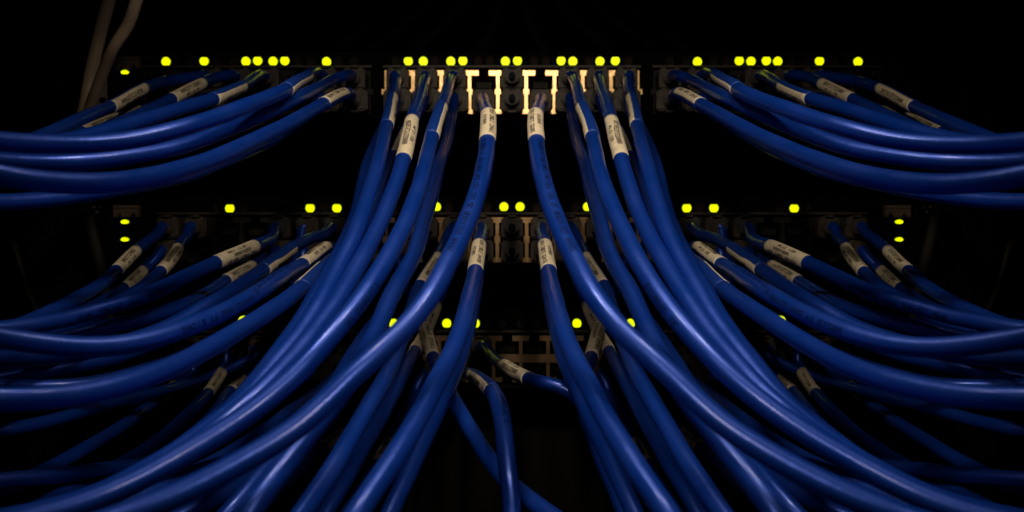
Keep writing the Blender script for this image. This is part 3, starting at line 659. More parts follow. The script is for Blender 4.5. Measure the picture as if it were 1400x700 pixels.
    pts="-1481,-800,50259 -1481,-1424,50259 -1487,-1829,50263 -1492,-2193,50242 -1495,-2570,50191 -1498,-2949,50115 -1499,-3337,50020 -1500,-3737,49912 -1500,-4156,49796 -1500,-4597,49677 -1499,-5061,49560 -1498,-5557,49449 -1497,-6083,49341 -1497,-6637,49227 -1498,-7213,49106 -1498,-7804,48985 -1498,-8402,48865 -1499,-9006,48747 -1500,-9612,48629 -1502,-10221,48514 -1506,-10834,48400 -1510,-11453,48289 -1516,-12076,48180 -1522,-12704,48073 -1529,-13335,47968 -1536,-13967,47865 -1544,-14598,47764 -1552,-15227,47666 -1561,-15855,47571 -1570,-16480,47478 -1583,-17105,47376 -1605,-17727,47246 -1635,-18345,47091 -1668,-18958,46934 -1702,-19564,46782 -1736,-20162,46639 -1772,-20753,46502 -1817,-21340,46349 -1876,-21924,46174 -1943,-22505,45996 -2017,-23085,45813 -2107,-23664,45612 -2207,-24240,45399 -2317,-24813,45173 -2439,-25380,44918 -2571,-25940,44643 -2706,-26491,44363 -2843,-27029,44079 -2980,-27553,43790 -3125,-28058,43473 -3290,-28542,43107 -3473,-28993,42708 -3684,-29396,42254 -3926,-29726,41733 -4174,-30146,41201"),
  dict(both_sides=True, row='U', label=(9.44, 18.72, 20, 78, 'rev'), print=None,
    desc='blue cable with a half covered serial label behind the {s} front crossing cable',
    group='blue patch cables sweeping out of the second switch',
    pts="-2889,-800,51407 -2889,-1454,51408 -2894,-2000,51413 -3068,-2440,51066 -3235,-2848,50657 -3273,-3274,50525 -3308,-3744,50391 -3341,-4247,50258 -3375,-4776,50124 -3410,-5326,49990 -3446,-5894,49859 -3484,-6484,49733 -3523,-7092,49610 -3564,-7715,49489 -3605,-8349,49368 -3644,-8991,49248 -3679,-9636,49129 -3709,-10282,49010 -3734,-10927,48887 -3759,-11571,48748 -3783,-12211,48597 -3801,-12850,48442 -3814,-13488,48289 -3823,-14125,48138 -3831,-14764,47989 -3837,-15406,47846 -3839,-16052,47711 -3837,-16702,47582 -3833,-17355,47456 -3827,-18012,47333 -3819,-18669,47215 -3810,-19327,47103 -3801,-19985,46999 -3794,-20642,46897 -3796,-21298,46784 -3805,-21951,46661 -3816,-22600,46543 -3827,-23245,46436 -3839,-23884,46335 -3866,-24519,46223 -3913,-25149,46091 -3972,-25775,45951 -4040,-26397,45795 -4118,-27014,45617 -4203,-27626,45419 -4300,-28230,45193 -4411,-28827,44942 -4546,-29412,44667 -4708,-29984,44375 -4875,-30540,44096 -5047,-31075,43825 -5245,-31575,43507 -5487,-32020,43106 -5781,-32382,42627 -6082,-32837,42133"),
  dict(both_sides=True, row='U', label=(6.24, 11.53, 20, 80, 'plain'), print=None,
    desc='dark blue cable showing a tiny label piece behind the {s} middle bundle',
    group='blue patch cables sweeping out of the second switch',
    pts="-4259,-800,51407 -4259,-1434,51407 -4277,-1852,51418 -4266,-2193,51120 -4286,-2525,50798 -4339,-2861,50626 -4408,-3215,50451 -4475,-3586,50272 -4531,-3975,50093 -4576,-4385,49914 -4618,-4819,49733 -4660,-5284,49549 -4703,-5783,49368 -4741,-6315,49204 -4773,-6877,49056 -4803,-7464,48912 -4833,-8070,48769 -4864,-8689,48628 -4895,-9318,48490 -4926,-9952,48356 -4956,-10590,48229 -4988,-11230,48105 -5022,-11870,47986 -5059,-12510,47871 -5097,-13148,47760 -5134,-13785,47654 -5169,-14420,47551 -5201,-15054,47451 -5230,-15687,47351 -5261,-16321,47244 -5299,-16953,47121 -5341,-17584,46990 -5379,-18212,46861 -5414,-18836,46734 -5445,-19456,46611 -5477,-20070,46483 -5523,-20680,46327 -5583,-21286,46138 -5645,-21887,45939 -5711,-22485,45744 -5794,-23079,45546 -5911,-23671,45331 -6053,-24259,45108 -6203,-24844,44891 -6358,-25423,44675 -6528,-25995,44449 -6706,-26553,44219 -6886,-27093,43990 -7078,-27606,43741 -7295,-28085,43458 -7553,-28523,43144 -7897,-28908,42774 -8311,-29225,42353 -8762,-29462,41898 -9224,-29727,41430"),
  dict(both_sides=True, row='L', label=(9.56, 24.48, 0, 85, 'plain'), print=None,
    desc='dark blue cable whose shaded label lies under the crossing label {s} of centre',
    group='blue patch cables sweeping out of the second switch',
    pts="-2889,-800,50259 -2889,-1406,50259 -2899,-1815,50265 -2949,-2072,50031 -3010,-2294,49379 -3141,-2507,48849 -3320,-2746,48393 -3450,-3015,48055 -3509,-3313,47873 -3553,-3634,47724 -3593,-3977,47582 -3632,-4347,47441 -3673,-4744,47297 -3714,-5168,47153 -3754,-5622,47007 -3794,-6107,46860 -3833,-6625,46716 -3869,-7176,46579 -3903,-7757,46453 -3930,-8359,46349 -3944,-8977,46278 -3949,-9606,46230 -3952,-10242,46192 -3953,-10882,46158 -3954,-11524,46128 -3953,-12164,46100 -3951,-12800,46074 -3948,-13432,46048 -3944,-14058,46017 -3948,-14679,45968 -3960,-15293,45899 -3972,-15902,45825 -3982,-16505,45751 -3991,-17103,45677 -4003,-17696,45600 -4023,-18288,45506 -4054,-18878,45390 -4090,-19467,45266 -4125,-20056,45142 -4162,-20644,45021 -4206,-21233,44897 -4261,-21822,44762 -4321,-22412,44626 -4383,-23002,44491 -4446,-23590,44351 -4518,-24173,44194 -4597,-24747,44020 -4678,-25307,43842 -4759,-25848,43666 -4857,-26365,43463 -5002,-26852,43184 -5193,-27301,42828 -5427,-27695,42401 -5700,-28015,41911 -5974,-28416,41416"),
  dict(both_sides=True, row='U', label=(13.0, 24.11, 0, 85, 'rev'), print=None,
    desc='dark cable with dim brown label, outermost of the middle switch fan on the {s}',
    group='blue patch cables sweeping out of the second switch',
    pts="-17111,-800,51407 -17111,-1282,51407 -17114,-1780,51421 -17116,-2237,51394 -17056,-2693,51182 -17018,-3150,51055 -16993,-3612,50959 -16980,-4076,50863 -16966,-4540,50762 -16948,-5005,50659 -16930,-5470,50552 -16914,-5935,50441 -16896,-6402,50328 -16859,-6870,50226 -16796,-7342,50143 -16720,-7818,50068 -16641,-8300,49991 -16561,-8787,49912 -16478,-9280,49834 -16394,-9776,49755 -16308,-10274,49678 -16222,-10770,49603 -16134,-11265,49532 -16047,-11757,49463 -15966,-12245,49392 -15900,-12729,49311 -15845,-13210,49223 -15791,-13687,49137 -15737,-14162,49054 -15684,-14635,48976 -15632,-15108,48900 -15583,-15583,48827 -15535,-16061,48757 -15489,-16544,48690 -15443,-17029,48627 -15398,-17515,48566 -15353,-18002,48509 -15307,-18487,48454 -15263,-18971,48400 -15230,-19453,48343 -15236,-19931,48269 -15277,-20407,48181 -15327,-20881,48093 -15376,-21352,48011 -15422,-21822,47935 -15470,-22290,47865 -15517,-22757,47801 -15563,-23221,47742 -15619,-23681,47683 -15710,-24134,47612 -15861,-24577,47517 -16066,-25000,47405 -16309,-25386,47282 -16581,-25710,47155 -16801,-26136,47037"),
  dict(both_sides=True, row='U', label=(13.5, 24.54, 0, 85, 'rev'), print=None,
    desc='dim blue cable with second label from the outer end of the middle {s} fan',
    group='blue patch cables sweeping out of the second switch',
    pts="-15722,-800,51407 -15722,-1234,51407 -15724,-1683,51417 -15738,-2078,51419 -15710,-2468,51233 -15666,-2860,50983 -15607,-3263,50898 -15554,-3677,50818 -15502,-4102,50742 -15447,-4531,50667 -15385,-4965,50592 -15311,-5401,50518 -15226,-5839,50447 -15135,-6275,50377 -15042,-6710,50307 -14952,-7143,50236 -14870,-7574,50160 -14800,-8004,50075 -14743,-8433,49980 -14694,-8861,49880 -14651,-9287,49777 -14613,-9713,49674 -14576,-10139,49572 -14540,-10567,49475 -14502,-10996,49384 -14463,-11428,49300 -14422,-11862,49220 -14382,-12299,49144 -14341,-12736,49071 -14302,-13175,49000 -14264,-13615,48932 -14228,-14055,48865 -14198,-14496,48797 -14187,-14937,48718 -14196,-15377,48631 -14214,-15815,48543 -14237,-16248,48458 -14263,-16675,48376 -14291,-17096,48297 -14328,-17510,48217 -14401,-17917,48123 -14517,-18316,48012 -14651,-18708,47900 -14798,-19089,47795 -14970,-19460,47695 -15183,-19817,47598 -15431,-20160,47508 -15702,-20486,47423 -15989,-20794,47338 -16292,-21083,47247 -16621,-21352,47147 -16974,-21598,47039 -17347,-21815,46927 -17735,-21993,46812 -18101,-22218,46701"),
  dict(both_sides=True, row='L', label=(9.8, 23.51, 0, 85, 'rev'), print=None,
    desc='shaded cable with dark label tucked between the two outermost middle {s} fan cables',
    group='blue patch cables sweeping out of the second switch',
    pts="-17111,-800,50259 -17111,-1137,50259 -17111,-1482,50260 -17163,-1660,50274 -17205,-1856,50264 -17250,-2035,50158 -17310,-2205,49997 -17429,-2371,49815 -17581,-2538,49613 -17722,-2707,49427 -17797,-2880,49304 -17816,-3060,49234 -17819,-3246,49176 -17820,-3440,49118 -17819,-3643,49059 -17815,-3855,49001 -17809,-4075,48944 -17801,-4304,48887 -17789,-4543,48831 -17773,-4795,48777 -17753,-5061,48725 -17727,-5344,48674 -17697,-5643,48626 -17670,-5957,48575 -17659,-6282,48512 -17663,-6614,48441 -17669,-6948,48371 -17677,-7282,48305 -17686,-7613,48241 -17697,-7942,48180 -17709,-8269,48119 -17727,-8597,48057 -17758,-8926,47989 -17797,-9256,47917 -17840,-9587,47846 -17886,-9917,47777 -17936,-10244,47709 -17993,-10568,47641 -18065,-10887,47571 -18168,-11201,47492 -18311,-11507,47402 -18480,-11805,47308 -18665,-12093,47214 -18863,-12370,47118 -19070,-12634,47022 -19283,-12886,46924 -19504,-13124,46823 -19744,-13349,46714 -20007,-13563,46596 -20285,-13764,46474 -20571,-13954,46350 -20864,-14132,46225 -21164,-14293,46098 -21470,-14429,45971 -21756,-14609,45848"),
  dict(both_sides=True, row='U', label=(24.97, 31.18, 0, 88, 'rev2'), print=(36.76, 45.06, 20),
    desc='blue cable with wide label of three printed lines in the middle {s} fan',
    group='blue patch cables sweeping out of the second switch',
    pts="-11556,-800,51407 -11556,-1352,51407 -11578,-1815,51425 -11536,-2357,51392 -11456,-2851,51343 -11366,-3358,51279 -11268,-3890,51204 -11165,-4442,51124 -11062,-5006,51042 -10963,-5578,50964 -10869,-6155,50892 -10782,-6737,50831 -10699,-7321,50781 -10621,-7907,50738 -10547,-8496,50698 -10476,-9087,50661 -10408,-9679,50626 -10342,-10271,50593 -10277,-10860,50562 -10215,-11442,50532 -10154,-12016,50503 -10094,-12580,50475 -10034,-13135,50448 -9974,-13681,50421 -9915,-14219,50393 -9879,-14749,50354 -9896,-15271,50291 -9951,-15783,50214 -10018,-16285,50133 -10119,-16779,50040 -10289,-17268,49919 -10488,-17757,49783 -10671,-18250,49650 -10840,-18748,49518 -11005,-19254,49384 -11163,-19765,49249 -11317,-20278,49113 -11461,-20791,48983 -11587,-21299,48870 -11696,-21797,48775 -11817,-22284,48691 -12023,-22758,48596 -12343,-23221,48484 -12697,-23677,48361 -13030,-24130,48240 -13320,-24583,48145 -13572,-25036,48079 -13818,-25487,48025 -14071,-25928,47977 -14336,-26354,47935 -14649,-26757,47900 -15028,-27124,47867 -15462,-27441,47831 -15963,-27691,47785 -16467,-27995,47741"),
  dict(both_sides=True, row='L', label=(10.88, 19.99, 0, 85, 'rev'), print=None,
    desc='dark blue cable with its label directly underneath the {s} three line label',
    group='blue patch cables sweeping out of the second switch',
    pts="-11556,-800,50259 -11556,-1360,50259 -11567,-1856,50269 -11658,-2242,50173 -11780,-2646,49981 -11787,-3060,49918 -11800,-3493,49853 -11815,-3943,49788 -11832,-4404,49722 -11849,-4875,49656 -11865,-5354,49591 -11882,-5843,49524 -11906,-6342,49454 -11935,-6851,49383 -11964,-7371,49312 -11989,-7901,49242 -12009,-8442,49173 -12021,-8990,49104 -12020,-9546,49040 -11993,-10107,48987 -11944,-10673,48943 -11886,-11241,48902 -11824,-11814,48863 -11759,-12388,48824 -11690,-12966,48786 -11620,-13545,48750 -11549,-14125,48715 -11477,-14708,48681 -11408,-15293,48648 -11350,-15878,48610 -11305,-16464,48565 -11265,-17045,48518 -11227,-17620,48473 -11190,-18184,48430 -11155,-18736,48391 -11124,-19272,48354 -11114,-19791,48314 -11182,-20292,48254 -11344,-20771,48172 -11555,-21229,48089 -11827,-21666,47999 -12178,-22085,47899 -12593,-22491,47792 -13042,-22890,47681 -13463,-23284,47575 -13830,-23674,47478 -14166,-24052,47381 -14492,-24409,47274 -14818,-24733,47155 -15170,-25014,47025 -15582,-25248,46877 -16026,-25434,46722 -16500,-25574,46561 -17022,-25670,46386 -17562,-25772,46204"),
  dict(both_sides=True, row='U', label=(19.81, 29.57, 52, 50, 'plain'), print=None,
    desc='blue cable with thin label edge, just above the printed jacket on the {s}',
    group='blue patch cables sweeping out of the second switch',
    pts="-8778,-800,51407 -8778,-1396,51407 -8793,-1867,51419 -8797,-2338,51386 -8795,-2810,51322 -8800,-3287,51238 -8810,-3769,51150 -8827,-4254,51069 -8860,-4744,50998 -8913,-5241,50934 -8976,-5746,50876 -9039,-6264,50820 -9091,-6797,50762 -9122,-7345,50703 -9129,-7910,50647 -9123,-8487,50591 -9111,-9076,50535 -9096,-9673,50477 -9078,-10277,50417 -9060,-10884,50355 -9041,-11493,50291 -9023,-12102,50222 -9004,-12711,50152 -8984,-13316,50081 -8964,-13919,50009 -8943,-14517,49938 -8924,-15111,49866 -8924,-15701,49782 -8952,-16288,49676 -8994,-16871,49560 -9037,-17450,49445 -9083,-18027,49331 -9140,-18601,49213 -9212,-19172,49090 -9290,-19738,48966 -9367,-20297,48847 -9459,-20848,48724 -9581,-21386,48587 -9737,-21912,48436 -9966,-22423,48246 -10264,-22921,48028 -10552,-23405,47837 -10831,-23873,47680 -11161,-24325,47540 -11567,-24753,47413 -12021,-25153,47303 -12496,-25516,47215 -12989,-25834,47148 -13496,-26101,47104 -14019,-26315,47080 -14563,-26477,47072 -15125,-26594,47068 -15703,-26671,47059 -16303,-26716,47045 -16924,-26755,47030"),
  dict(both_sides=True, row='L', label=(13.88, 23.92, 15, 75, 'rev'), print=(28.43, 44.03, 8),
    desc='blue cable with serial label and black jacket print in the middle {s} fan',
    group='blue patch cables sweeping out of the second switch',
    pts="-8778,-800,50259 -8779,-1453,50259 -8796,-2032,50255 -8715,-2673,50271 -8620,-3326,50291 -8520,-3987,50315 -8420,-4648,50340 -8323,-5296,50363 -8234,-5919,50381 -8156,-6520,50393 -8093,-7100,50398 -8043,-7654,50395 -8004,-8188,50385 -7972,-8710,50368 -7942,-9234,50346 -7914,-9778,50318 -7894,-10363,50279 -7881,-11004,50222 -7869,-11703,50150 -7855,-12443,50070 -7839,-13203,49985 -7822,-13965,49901 -7803,-14721,49820 -7780,-15469,49746 -7755,-16210,49680 -7731,-16944,49619 -7706,-17671,49563 -7680,-18392,49512 -7651,-19108,49464 -7620,-19819,49417 -7590,-20528,49367 -7570,-21237,49308 -7565,-21945,49236 -7565,-22650,49157 -7565,-23349,49077 -7567,-24039,48999 -7580,-24718,48917 -7623,-25386,48821 -7693,-26043,48713 -7771,-26687,48605 -7854,-27317,48503 -7974,-27930,48395 -8167,-28524,48271 -8404,-29097,48146 -8694,-29646,48019 -9048,-30170,47902 -9454,-30670,47819 -9915,-31146,47787 -10407,-31602,47821 -10921,-32041,47914 -11435,-32465,48042 -11908,-32872,48187 -12363,-33248,48343 -12880,-33570,48510 -13395,-34002,48694"),
  dict(both_sides=True, row='L', label=(21.08, 29.85, -60, 45, 'plain'), print=None,
    desc='lowest lit blue cable of the middle {s} fan, label showing only its top edge',
    group='blue patch cables sweeping out of the second switch',
    pts="-7389,-800,50259 -7389,-1489,50259 -7389,-2192,50259 -7367,-3059,50276 -7361,-3988,50306 -7360,-4961,50332 -7359,-5884,50336 -7346,-6678,50317 -7326,-7406,50285 -7306,-8113,50243 -7287,-8795,50195 -7270,-9455,50141 -7253,-10100,50086 -7235,-10732,50031 -7216,-11354,49977 -7199,-11971,49923 -7183,-12586,49866 -7165,-13202,49809 -7144,-13826,49750 -7119,-14460,49691 -7092,-15105,49630 -7065,-15760,49567 -7037,-16424,49502 -7010,-17093,49433 -6982,-17764,49361 -6954,-18437,49287 -6924,-19110,49214 -6894,-19783,49144 -6861,-20457,49076 -6827,-21133,49014 -6799,-21808,48950 -6802,-22483,48868 -6841,-23156,48766 -6889,-23826,48665 -6935,-24493,48571 -6990,-25158,48474 -7058,-25822,48372 -7139,-26486,48264 -7249,-27151,48140 -7388,-27817,47998 -7537,-28483,47853 -7690,-29147,47712 -7849,-29808,47574 -7998,-30462,47451 -8140,-31107,47349 -8313,-31739,47258 -8551,-32355,47167 -8862,-32949,47078 -9242,-33520,47004 -9659,-34062,46963 -10102,-34570,46961 -10581,-35029,46990 -11113,-35419,47037 -11711,-35718,47086 -12316,-36063,47143"),
  dict(both_sides=True, row='L', label=None, print=None,
    desc='dark cable edging the top of the lowest lit cable in the middle {s} fan',
    group='blue patch cables sweeping out of the second switch',
    pts="-10167,-800,50259 -10167,-1411,50259 -10224,-1717,50274 -10283,-1866,49990 -10298,-2039,49381 -10291,-2219,49287 -10276,-2422,49209 -10258,-2646,49134 -10236,-2901,49059 -10210,-3187,48985 -10179,-3509,48912 -10140,-3880,48841 -10094,-4306,48773 -10039,-4787,48708 -9976,-5318,48646 -9908,-5893,48587 -9836,-6498,48532 -9764,-7126,48479 -9697,-7767,48420 -9642,-8413,48353 -9593,-9060,48285 -9549,-9703,48221 -9510,-10337,48160 -9474,-10961,48102 -9442,-11574,48047 -9412,-12177,47995 -9382,-12775,47946 -9352,-13370,47900 -9329,-13965,47851 -9336,-14561,47783 -9383,-15156,47693 -9447,-15748,47602 -9514,-16335,47517 -9576,-16914,47439 -9644,-17487,47361 -9748,-18055,47264 -9889,-18621,47154 -10057,-19186,47041 -10256,-19749,46926 -10486,-20308,46807 -10734,-20859,46688 -10991,-21398,46575 -11292,-21920,46457 -11675,-22424,46327 -12092,-22903,46209 -12515,-23354,46120 -12957,-23769,46063 -13464,-24142,46040 -14059,-24464,46050 -14686,-24731,46077 -15288,-24939,46103 -15878,-25088,46121 -16488,-25183,46131 -17154,-25233,46137 -17879,-25249,46139"),
  dict(both_sides=True, row='U', label=None, print=None,
    desc='unlabelled blue cable with soft sheen by the {s} edge under the printed cable',
    group='blue patch cables sweeping out of the second switch',
    pts="-10167,-800,51407 -10167,-1340,51407 -10221,-1580,51431 -10317,-1622,51335 -10374,-1685,50857 -10446,-1743,50219 -10592,-1812,49746 -10665,-1891,49596 -10739,-1983,49481 -10818,-2089,49377 -10901,-2212,49277 -10985,-2361,49182 -11068,-2545,49090 -11144,-2772,49003 -11212,-3051,48920 -11267,-3386,48841 -11310,-3775,48766 -11339,-4210,48695 -11362,-4681,48622 -11409,-5175,48528 -11496,-5682,48407 -11598,-6195,48282 -11696,-6710,48166 -11788,-7227,48057 -11866,-7747,47957 -11923,-8271,47870 -11961,-8800,47793 -11992,-9332,47722 -12025,-9867,47653 -12070,-10401,47583 -12156,-10932,47500 -12310,-11457,47392 -12515,-11977,47269 -12741,-12490,47145 -12970,-12998,47024 -13188,-13504,46909 -13392,-14009,46799 -13586,-14514,46690 -13771,-15018,46584 -13947,-15519,46487 -14127,-16013,46401 -14349,-16497,46322 -14637,-16969,46247 -14954,-17426,46184 -15299,-17871,46125 -15703,-18303,46060 -16130,-18724,45997 -16532,-19135,45943 -16913,-19535,45896 -17292,-19922,45846 -17702,-20289,45787 -18157,-20628,45717 -18670,-20926,45635 -19252,-21165,45540 -19833,-21460,45447"),
  dict(both_sides=True, row='U', label=None, print=None,
    desc='dim brownish cable by the {s} edge between the printed cable and the sheened one',
    group='blue patch cables sweeping out of the second switch',
    pts="-7389,-800,51407 -7389,-1313,51407 -7426,-1500,51424 -7541,-1484,51387 -7837,-1494,51041 -8224,-1496,50616 -8655,-1498,50342 -9137,-1499,50114 -9597,-1500,49889 -9963,-1501,49678 -10271,-1503,49474 -10566,-1507,49266 -10863,-1517,49060 -11156,-1538,48870 -11429,-1577,48705 -11689,-1645,48556 -11943,-1756,48414 -12191,-1922,48275 -12431,-2154,48139 -12650,-2454,48008 -12829,-2819,47892 -12969,-3239,47792 -13094,-3701,47696 -13213,-4192,47601 -13327,-4699,47508 -13439,-5213,47418 -13548,-5726,47332 -13655,-6232,47249 -13761,-6729,47171 -13883,-7213,47090 -14076,-7685,46986 -14355,-8143,46854 -14663,-8589,46720 -14971,-9026,46597 -15277,-9457,46483 -15593,-9886,46378 -15924,-10317,46279 -16255,-10753,46191 -16572,-11195,46118 -16870,-11645,46062 -17153,-12099,46022 -17421,-12558,46000 -17671,-13019,45990 -17931,-13481,45982 -18236,-13942,45972 -18528,-14400,45959 -18737,-14851,45947 -18892,-15291,45934 -19074,-15714,45909 -19359,-16115,45858 -19747,-16488,45783 -20194,-16826,45695 -20704,-17119,45595 -21274,-17353,45482 -21832,-17644,45372"),
  dict(both_sides=True, row='U', label=None, print=None,
    desc='nearly black cable below the lowest lit middle fan cable at the {s} edge',
    group='blue patch cables in the shade under the bundles',
    pts="-12556,-800,45444 -12556,-1310,45444 -12610,-1637,45439 -12648,-1766,45368 -12550,-1907,45162 -12782,-2033,44950 -13246,-2160,44716 -13777,-2299,44491 -14168,-2457,44333 -14371,-2638,44255 -14510,-2849,44206 -14635,-3103,44165 -14749,-3409,44132 -14849,-3777,44106 -14932,-4209,44090 -14997,-4705,44082 -15045,-5253,44082 -15079,-5836,44089 -15104,-6430,44099 -15126,-7011,44110 -15150,-7561,44120 -15178,-8071,44128 -15215,-8537,44133 -15264,-8962,44133 -15323,-9353,44131 -15384,-9721,44129 -15443,-10082,44129 -15496,-10450,44132 -15538,-10837,44138 -15568,-11250,44149 -15586,-11691,44164 -15591,-12157,44183 -15589,-12643,44203 -15590,-13144,44222 -15616,-13655,44234 -15659,-14170,44240 -15702,-14685,44246 -15739,-15196,44253 -15772,-15701,44260 -15801,-16200,44267 -15846,-16692,44269 -15954,-17178,44250 -16114,-17659,44214 -16286,-18130,44178 -16461,-18585,44151 -16643,-19013,44133 -16840,-19403,44118 -17054,-19742,44099 -17327,-20021,44069 -17713,-20237,44016 -18167,-20396,43948 -18648,-20503,43872 -19176,-20570,43784 -19743,-20606,43688 -20331,-20631,43587"),
  dict(both_sides=True, row='L', label=None, print=None,
    desc='dim blue cable running level to the {s} edge above the bottom corner',
    group='blue patch cables in the shade under the bundles',
    pts="-9815,-800,44222 -9815,-1365,44222 -9850,-1682,44201 -10047,-1853,44099 -10395,-2045,43905 -10479,-2238,43845 -10572,-2448,43772 -10668,-2675,43694 -10765,-2926,43612 -10862,-3201,43528 -10954,-3504,43446 -11040,-3846,43368 -11116,-4232,43297 -11183,-4663,43234 -11249,-5134,43174 -11315,-5640,43111 -11379,-6171,43049 -11439,-6717,42990 -11495,-7271,42935 -11550,-7830,42883 -11602,-8391,42837 -11654,-8954,42796 -11704,-9519,42762 -11757,-10084,42733 -11816,-10648,42708 -11879,-11206,42685 -11944,-11751,42667 -12012,-12279,42650 -12082,-12785,42635 -12152,-13271,42622 -12218,-13746,42613 -12281,-14223,42606 -12360,-14718,42595 -12467,-15244,42575 -12575,-15806,42561 -12664,-16404,42565 -12741,-17034,42587 -12814,-17689,42629 -12884,-18359,42688 -12951,-19033,42759 -13026,-19700,42834 -13128,-20346,42904 -13262,-20961,42967 -13420,-21537,43024 -13586,-22070,43077 -13772,-22565,43125 -14021,-23031,43165 -14321,-23477,43201 -14642,-23908,43237 -14982,-24323,43273 -15359,-24718,43305 -15802,-25082,43329 -16314,-25398,43341 -16899,-25649,43336 -17496,-25954,43339"),
  dict(both_sides=True, row='U', label=(9.62, 22.33, 0, 88, 'plain'), print=None,
    desc='very dark cable with barely lit label, outermost of three low on the {s}',
    group='blue patch cables in the shade under the bundles',
    pts="-15296,-800,45444 -15296,-1347,45444 -15362,-1668,45445 -15460,-1809,45263 -15486,-1970,44725 -15606,-2131,44378 -15747,-2308,44212 -15914,-2500,44066 -16080,-2707,43931 -16203,-2928,43819 -16250,-3165,43753 -16244,-3425,43721 -16220,-3712,43700 -16184,-4030,43683 -16138,-4380,43671 -16082,-4758,43662 -16019,-5158,43657 -15953,-5573,43654 -15884,-5995,43652 -15814,-6424,43651 -15742,-6864,43652 -15668,-7321,43654 -15597,-7805,43651 -15539,-8324,43636 -15485,-8884,43615 -15424,-9485,43598 -15353,-10122,43586 -15275,-10787,43579 -15191,-11469,43575 -15105,-12154,43574 -15020,-12829,43575 -14942,-13484,43574 -14882,-14114,43563 -14853,-14720,43535 -14844,-15307,43497 -14842,-15878,43457 -14843,-16437,43418 -14845,-16988,43382 -14846,-17533,43349 -14849,-18075,43317 -14875,-18615,43273 -14942,-19154,43208 -15025,-19691,43137 -15107,-20226,43072 -15188,-20758,43014 -15291,-21285,42955 -15447,-21808,42882 -15632,-22325,42808 -15811,-22834,42753 -15987,-23335,42723 -16180,-23822,42712 -16439,-24288,42692 -16805,-24714,42640 -17264,-25073,42558 -17691,-25544,42493"),
  dict(both_sides=True, row='U', label=(6.13, 17.71, 0, 88, 'plain'), print=None,
    desc='very dark cable with barely lit label, middle one of three low on the {s}',
    group='blue patch cables in the shade under the bundles',
    pts="-13926,-800,45444 -13926,-1346,45444 -13990,-1667,45442 -14046,-1830,45273 -13989,-2012,44818 -14031,-2189,44565 -14089,-2373,44377 -14090,-2568,44306 -14086,-2779,44242 -14081,-3009,44178 -14074,-3262,44114 -14060,-3549,44051 -14037,-3878,43994 -14004,-4254,43942 -13958,-4679,43898 -13900,-5147,43864 -13832,-5651,43838 -13756,-6182,43819 -13676,-6729,43805 -13594,-7284,43796 -13509,-7842,43792 -13425,-8400,43791 -13340,-8955,43791 -13258,-9509,43793 -13177,-10062,43794 -13099,-10616,43792 -13038,-11169,43774 -13006,-11722,43727 -12994,-12272,43661 -12992,-12817,43589 -12994,-13355,43516 -13000,-13886,43445 -13008,-14411,43379 -13020,-14928,43316 -13045,-15439,43251 -13084,-15939,43183 -13128,-16428,43118 -13177,-16905,43057 -13230,-17375,42999 -13288,-17850,42943 -13355,-18342,42887 -13431,-18857,42832 -13506,-19395,42782 -13578,-19947,42740 -13642,-20508,42706 -13698,-21074,42677 -13760,-21649,42647 -13843,-22232,42608 -13931,-22819,42571 -14021,-23404,42535 -14143,-23974,42483 -14347,-24515,42388 -14638,-25004,42249 -14981,-25411,42083 -15273,-25936,41943"),
  dict(both_sides=True, row='L', label=(4.64, 15.89, 0, 88, 'plain'), print=None,
    desc='very dark cable with barely lit label, innermost of three low on the {s}',
    group='blue patch cables in the shade under the bundles',
    pts="-12556,-800,44222 -12556,-1314,44222 -12601,-1633,44196 -12669,-1810,44181 -12744,-2000,44184 -13013,-2183,43944 -13038,-2371,43914 -13060,-2567,43890 -13077,-2777,43870 -13092,-3003,43851 -13103,-3249,43833 -13107,-3525,43817 -13102,-3836,43803 -13084,-4189,43792 -13054,-4584,43782 -13012,-5019,43773 -12960,-5488,43762 -12898,-5982,43751 -12829,-6491,43740 -12756,-7009,43727 -12681,-7529,43715 -12605,-8051,43701 -12531,-8573,43687 -12458,-9098,43674 -12389,-9628,43657 -12338,-10165,43624 -12311,-10711,43564 -12297,-11268,43489 -12288,-11837,43411 -12278,-12417,43335 -12267,-13006,43263 -12255,-13597,43196 -12242,-14181,43134 -12235,-14750,43074 -12240,-15302,43009 -12252,-15839,42944 -12267,-16365,42883 -12284,-16881,42826 -12306,-17383,42769 -12334,-17866,42711 -12369,-18326,42652 -12409,-18765,42595 -12452,-19191,42539 -12495,-19617,42486 -12537,-20054,42437 -12573,-20506,42391 -12604,-20976,42349 -12632,-21459,42308 -12679,-21952,42251 -12776,-22448,42157 -12910,-22942,42034 -13057,-23420,41901 -13216,-23863,41761 -13390,-24244,41613 -13512,-24750,41498"),
  dict(both_sides=True, row='L', label=(22.91, 32.87, 10, 80, 'rev'), print=None,
    desc='shaded cable with half lit label near the bottom beside the glossy {s} central cable',
    group='blue patch cables in the shade under the bundles',
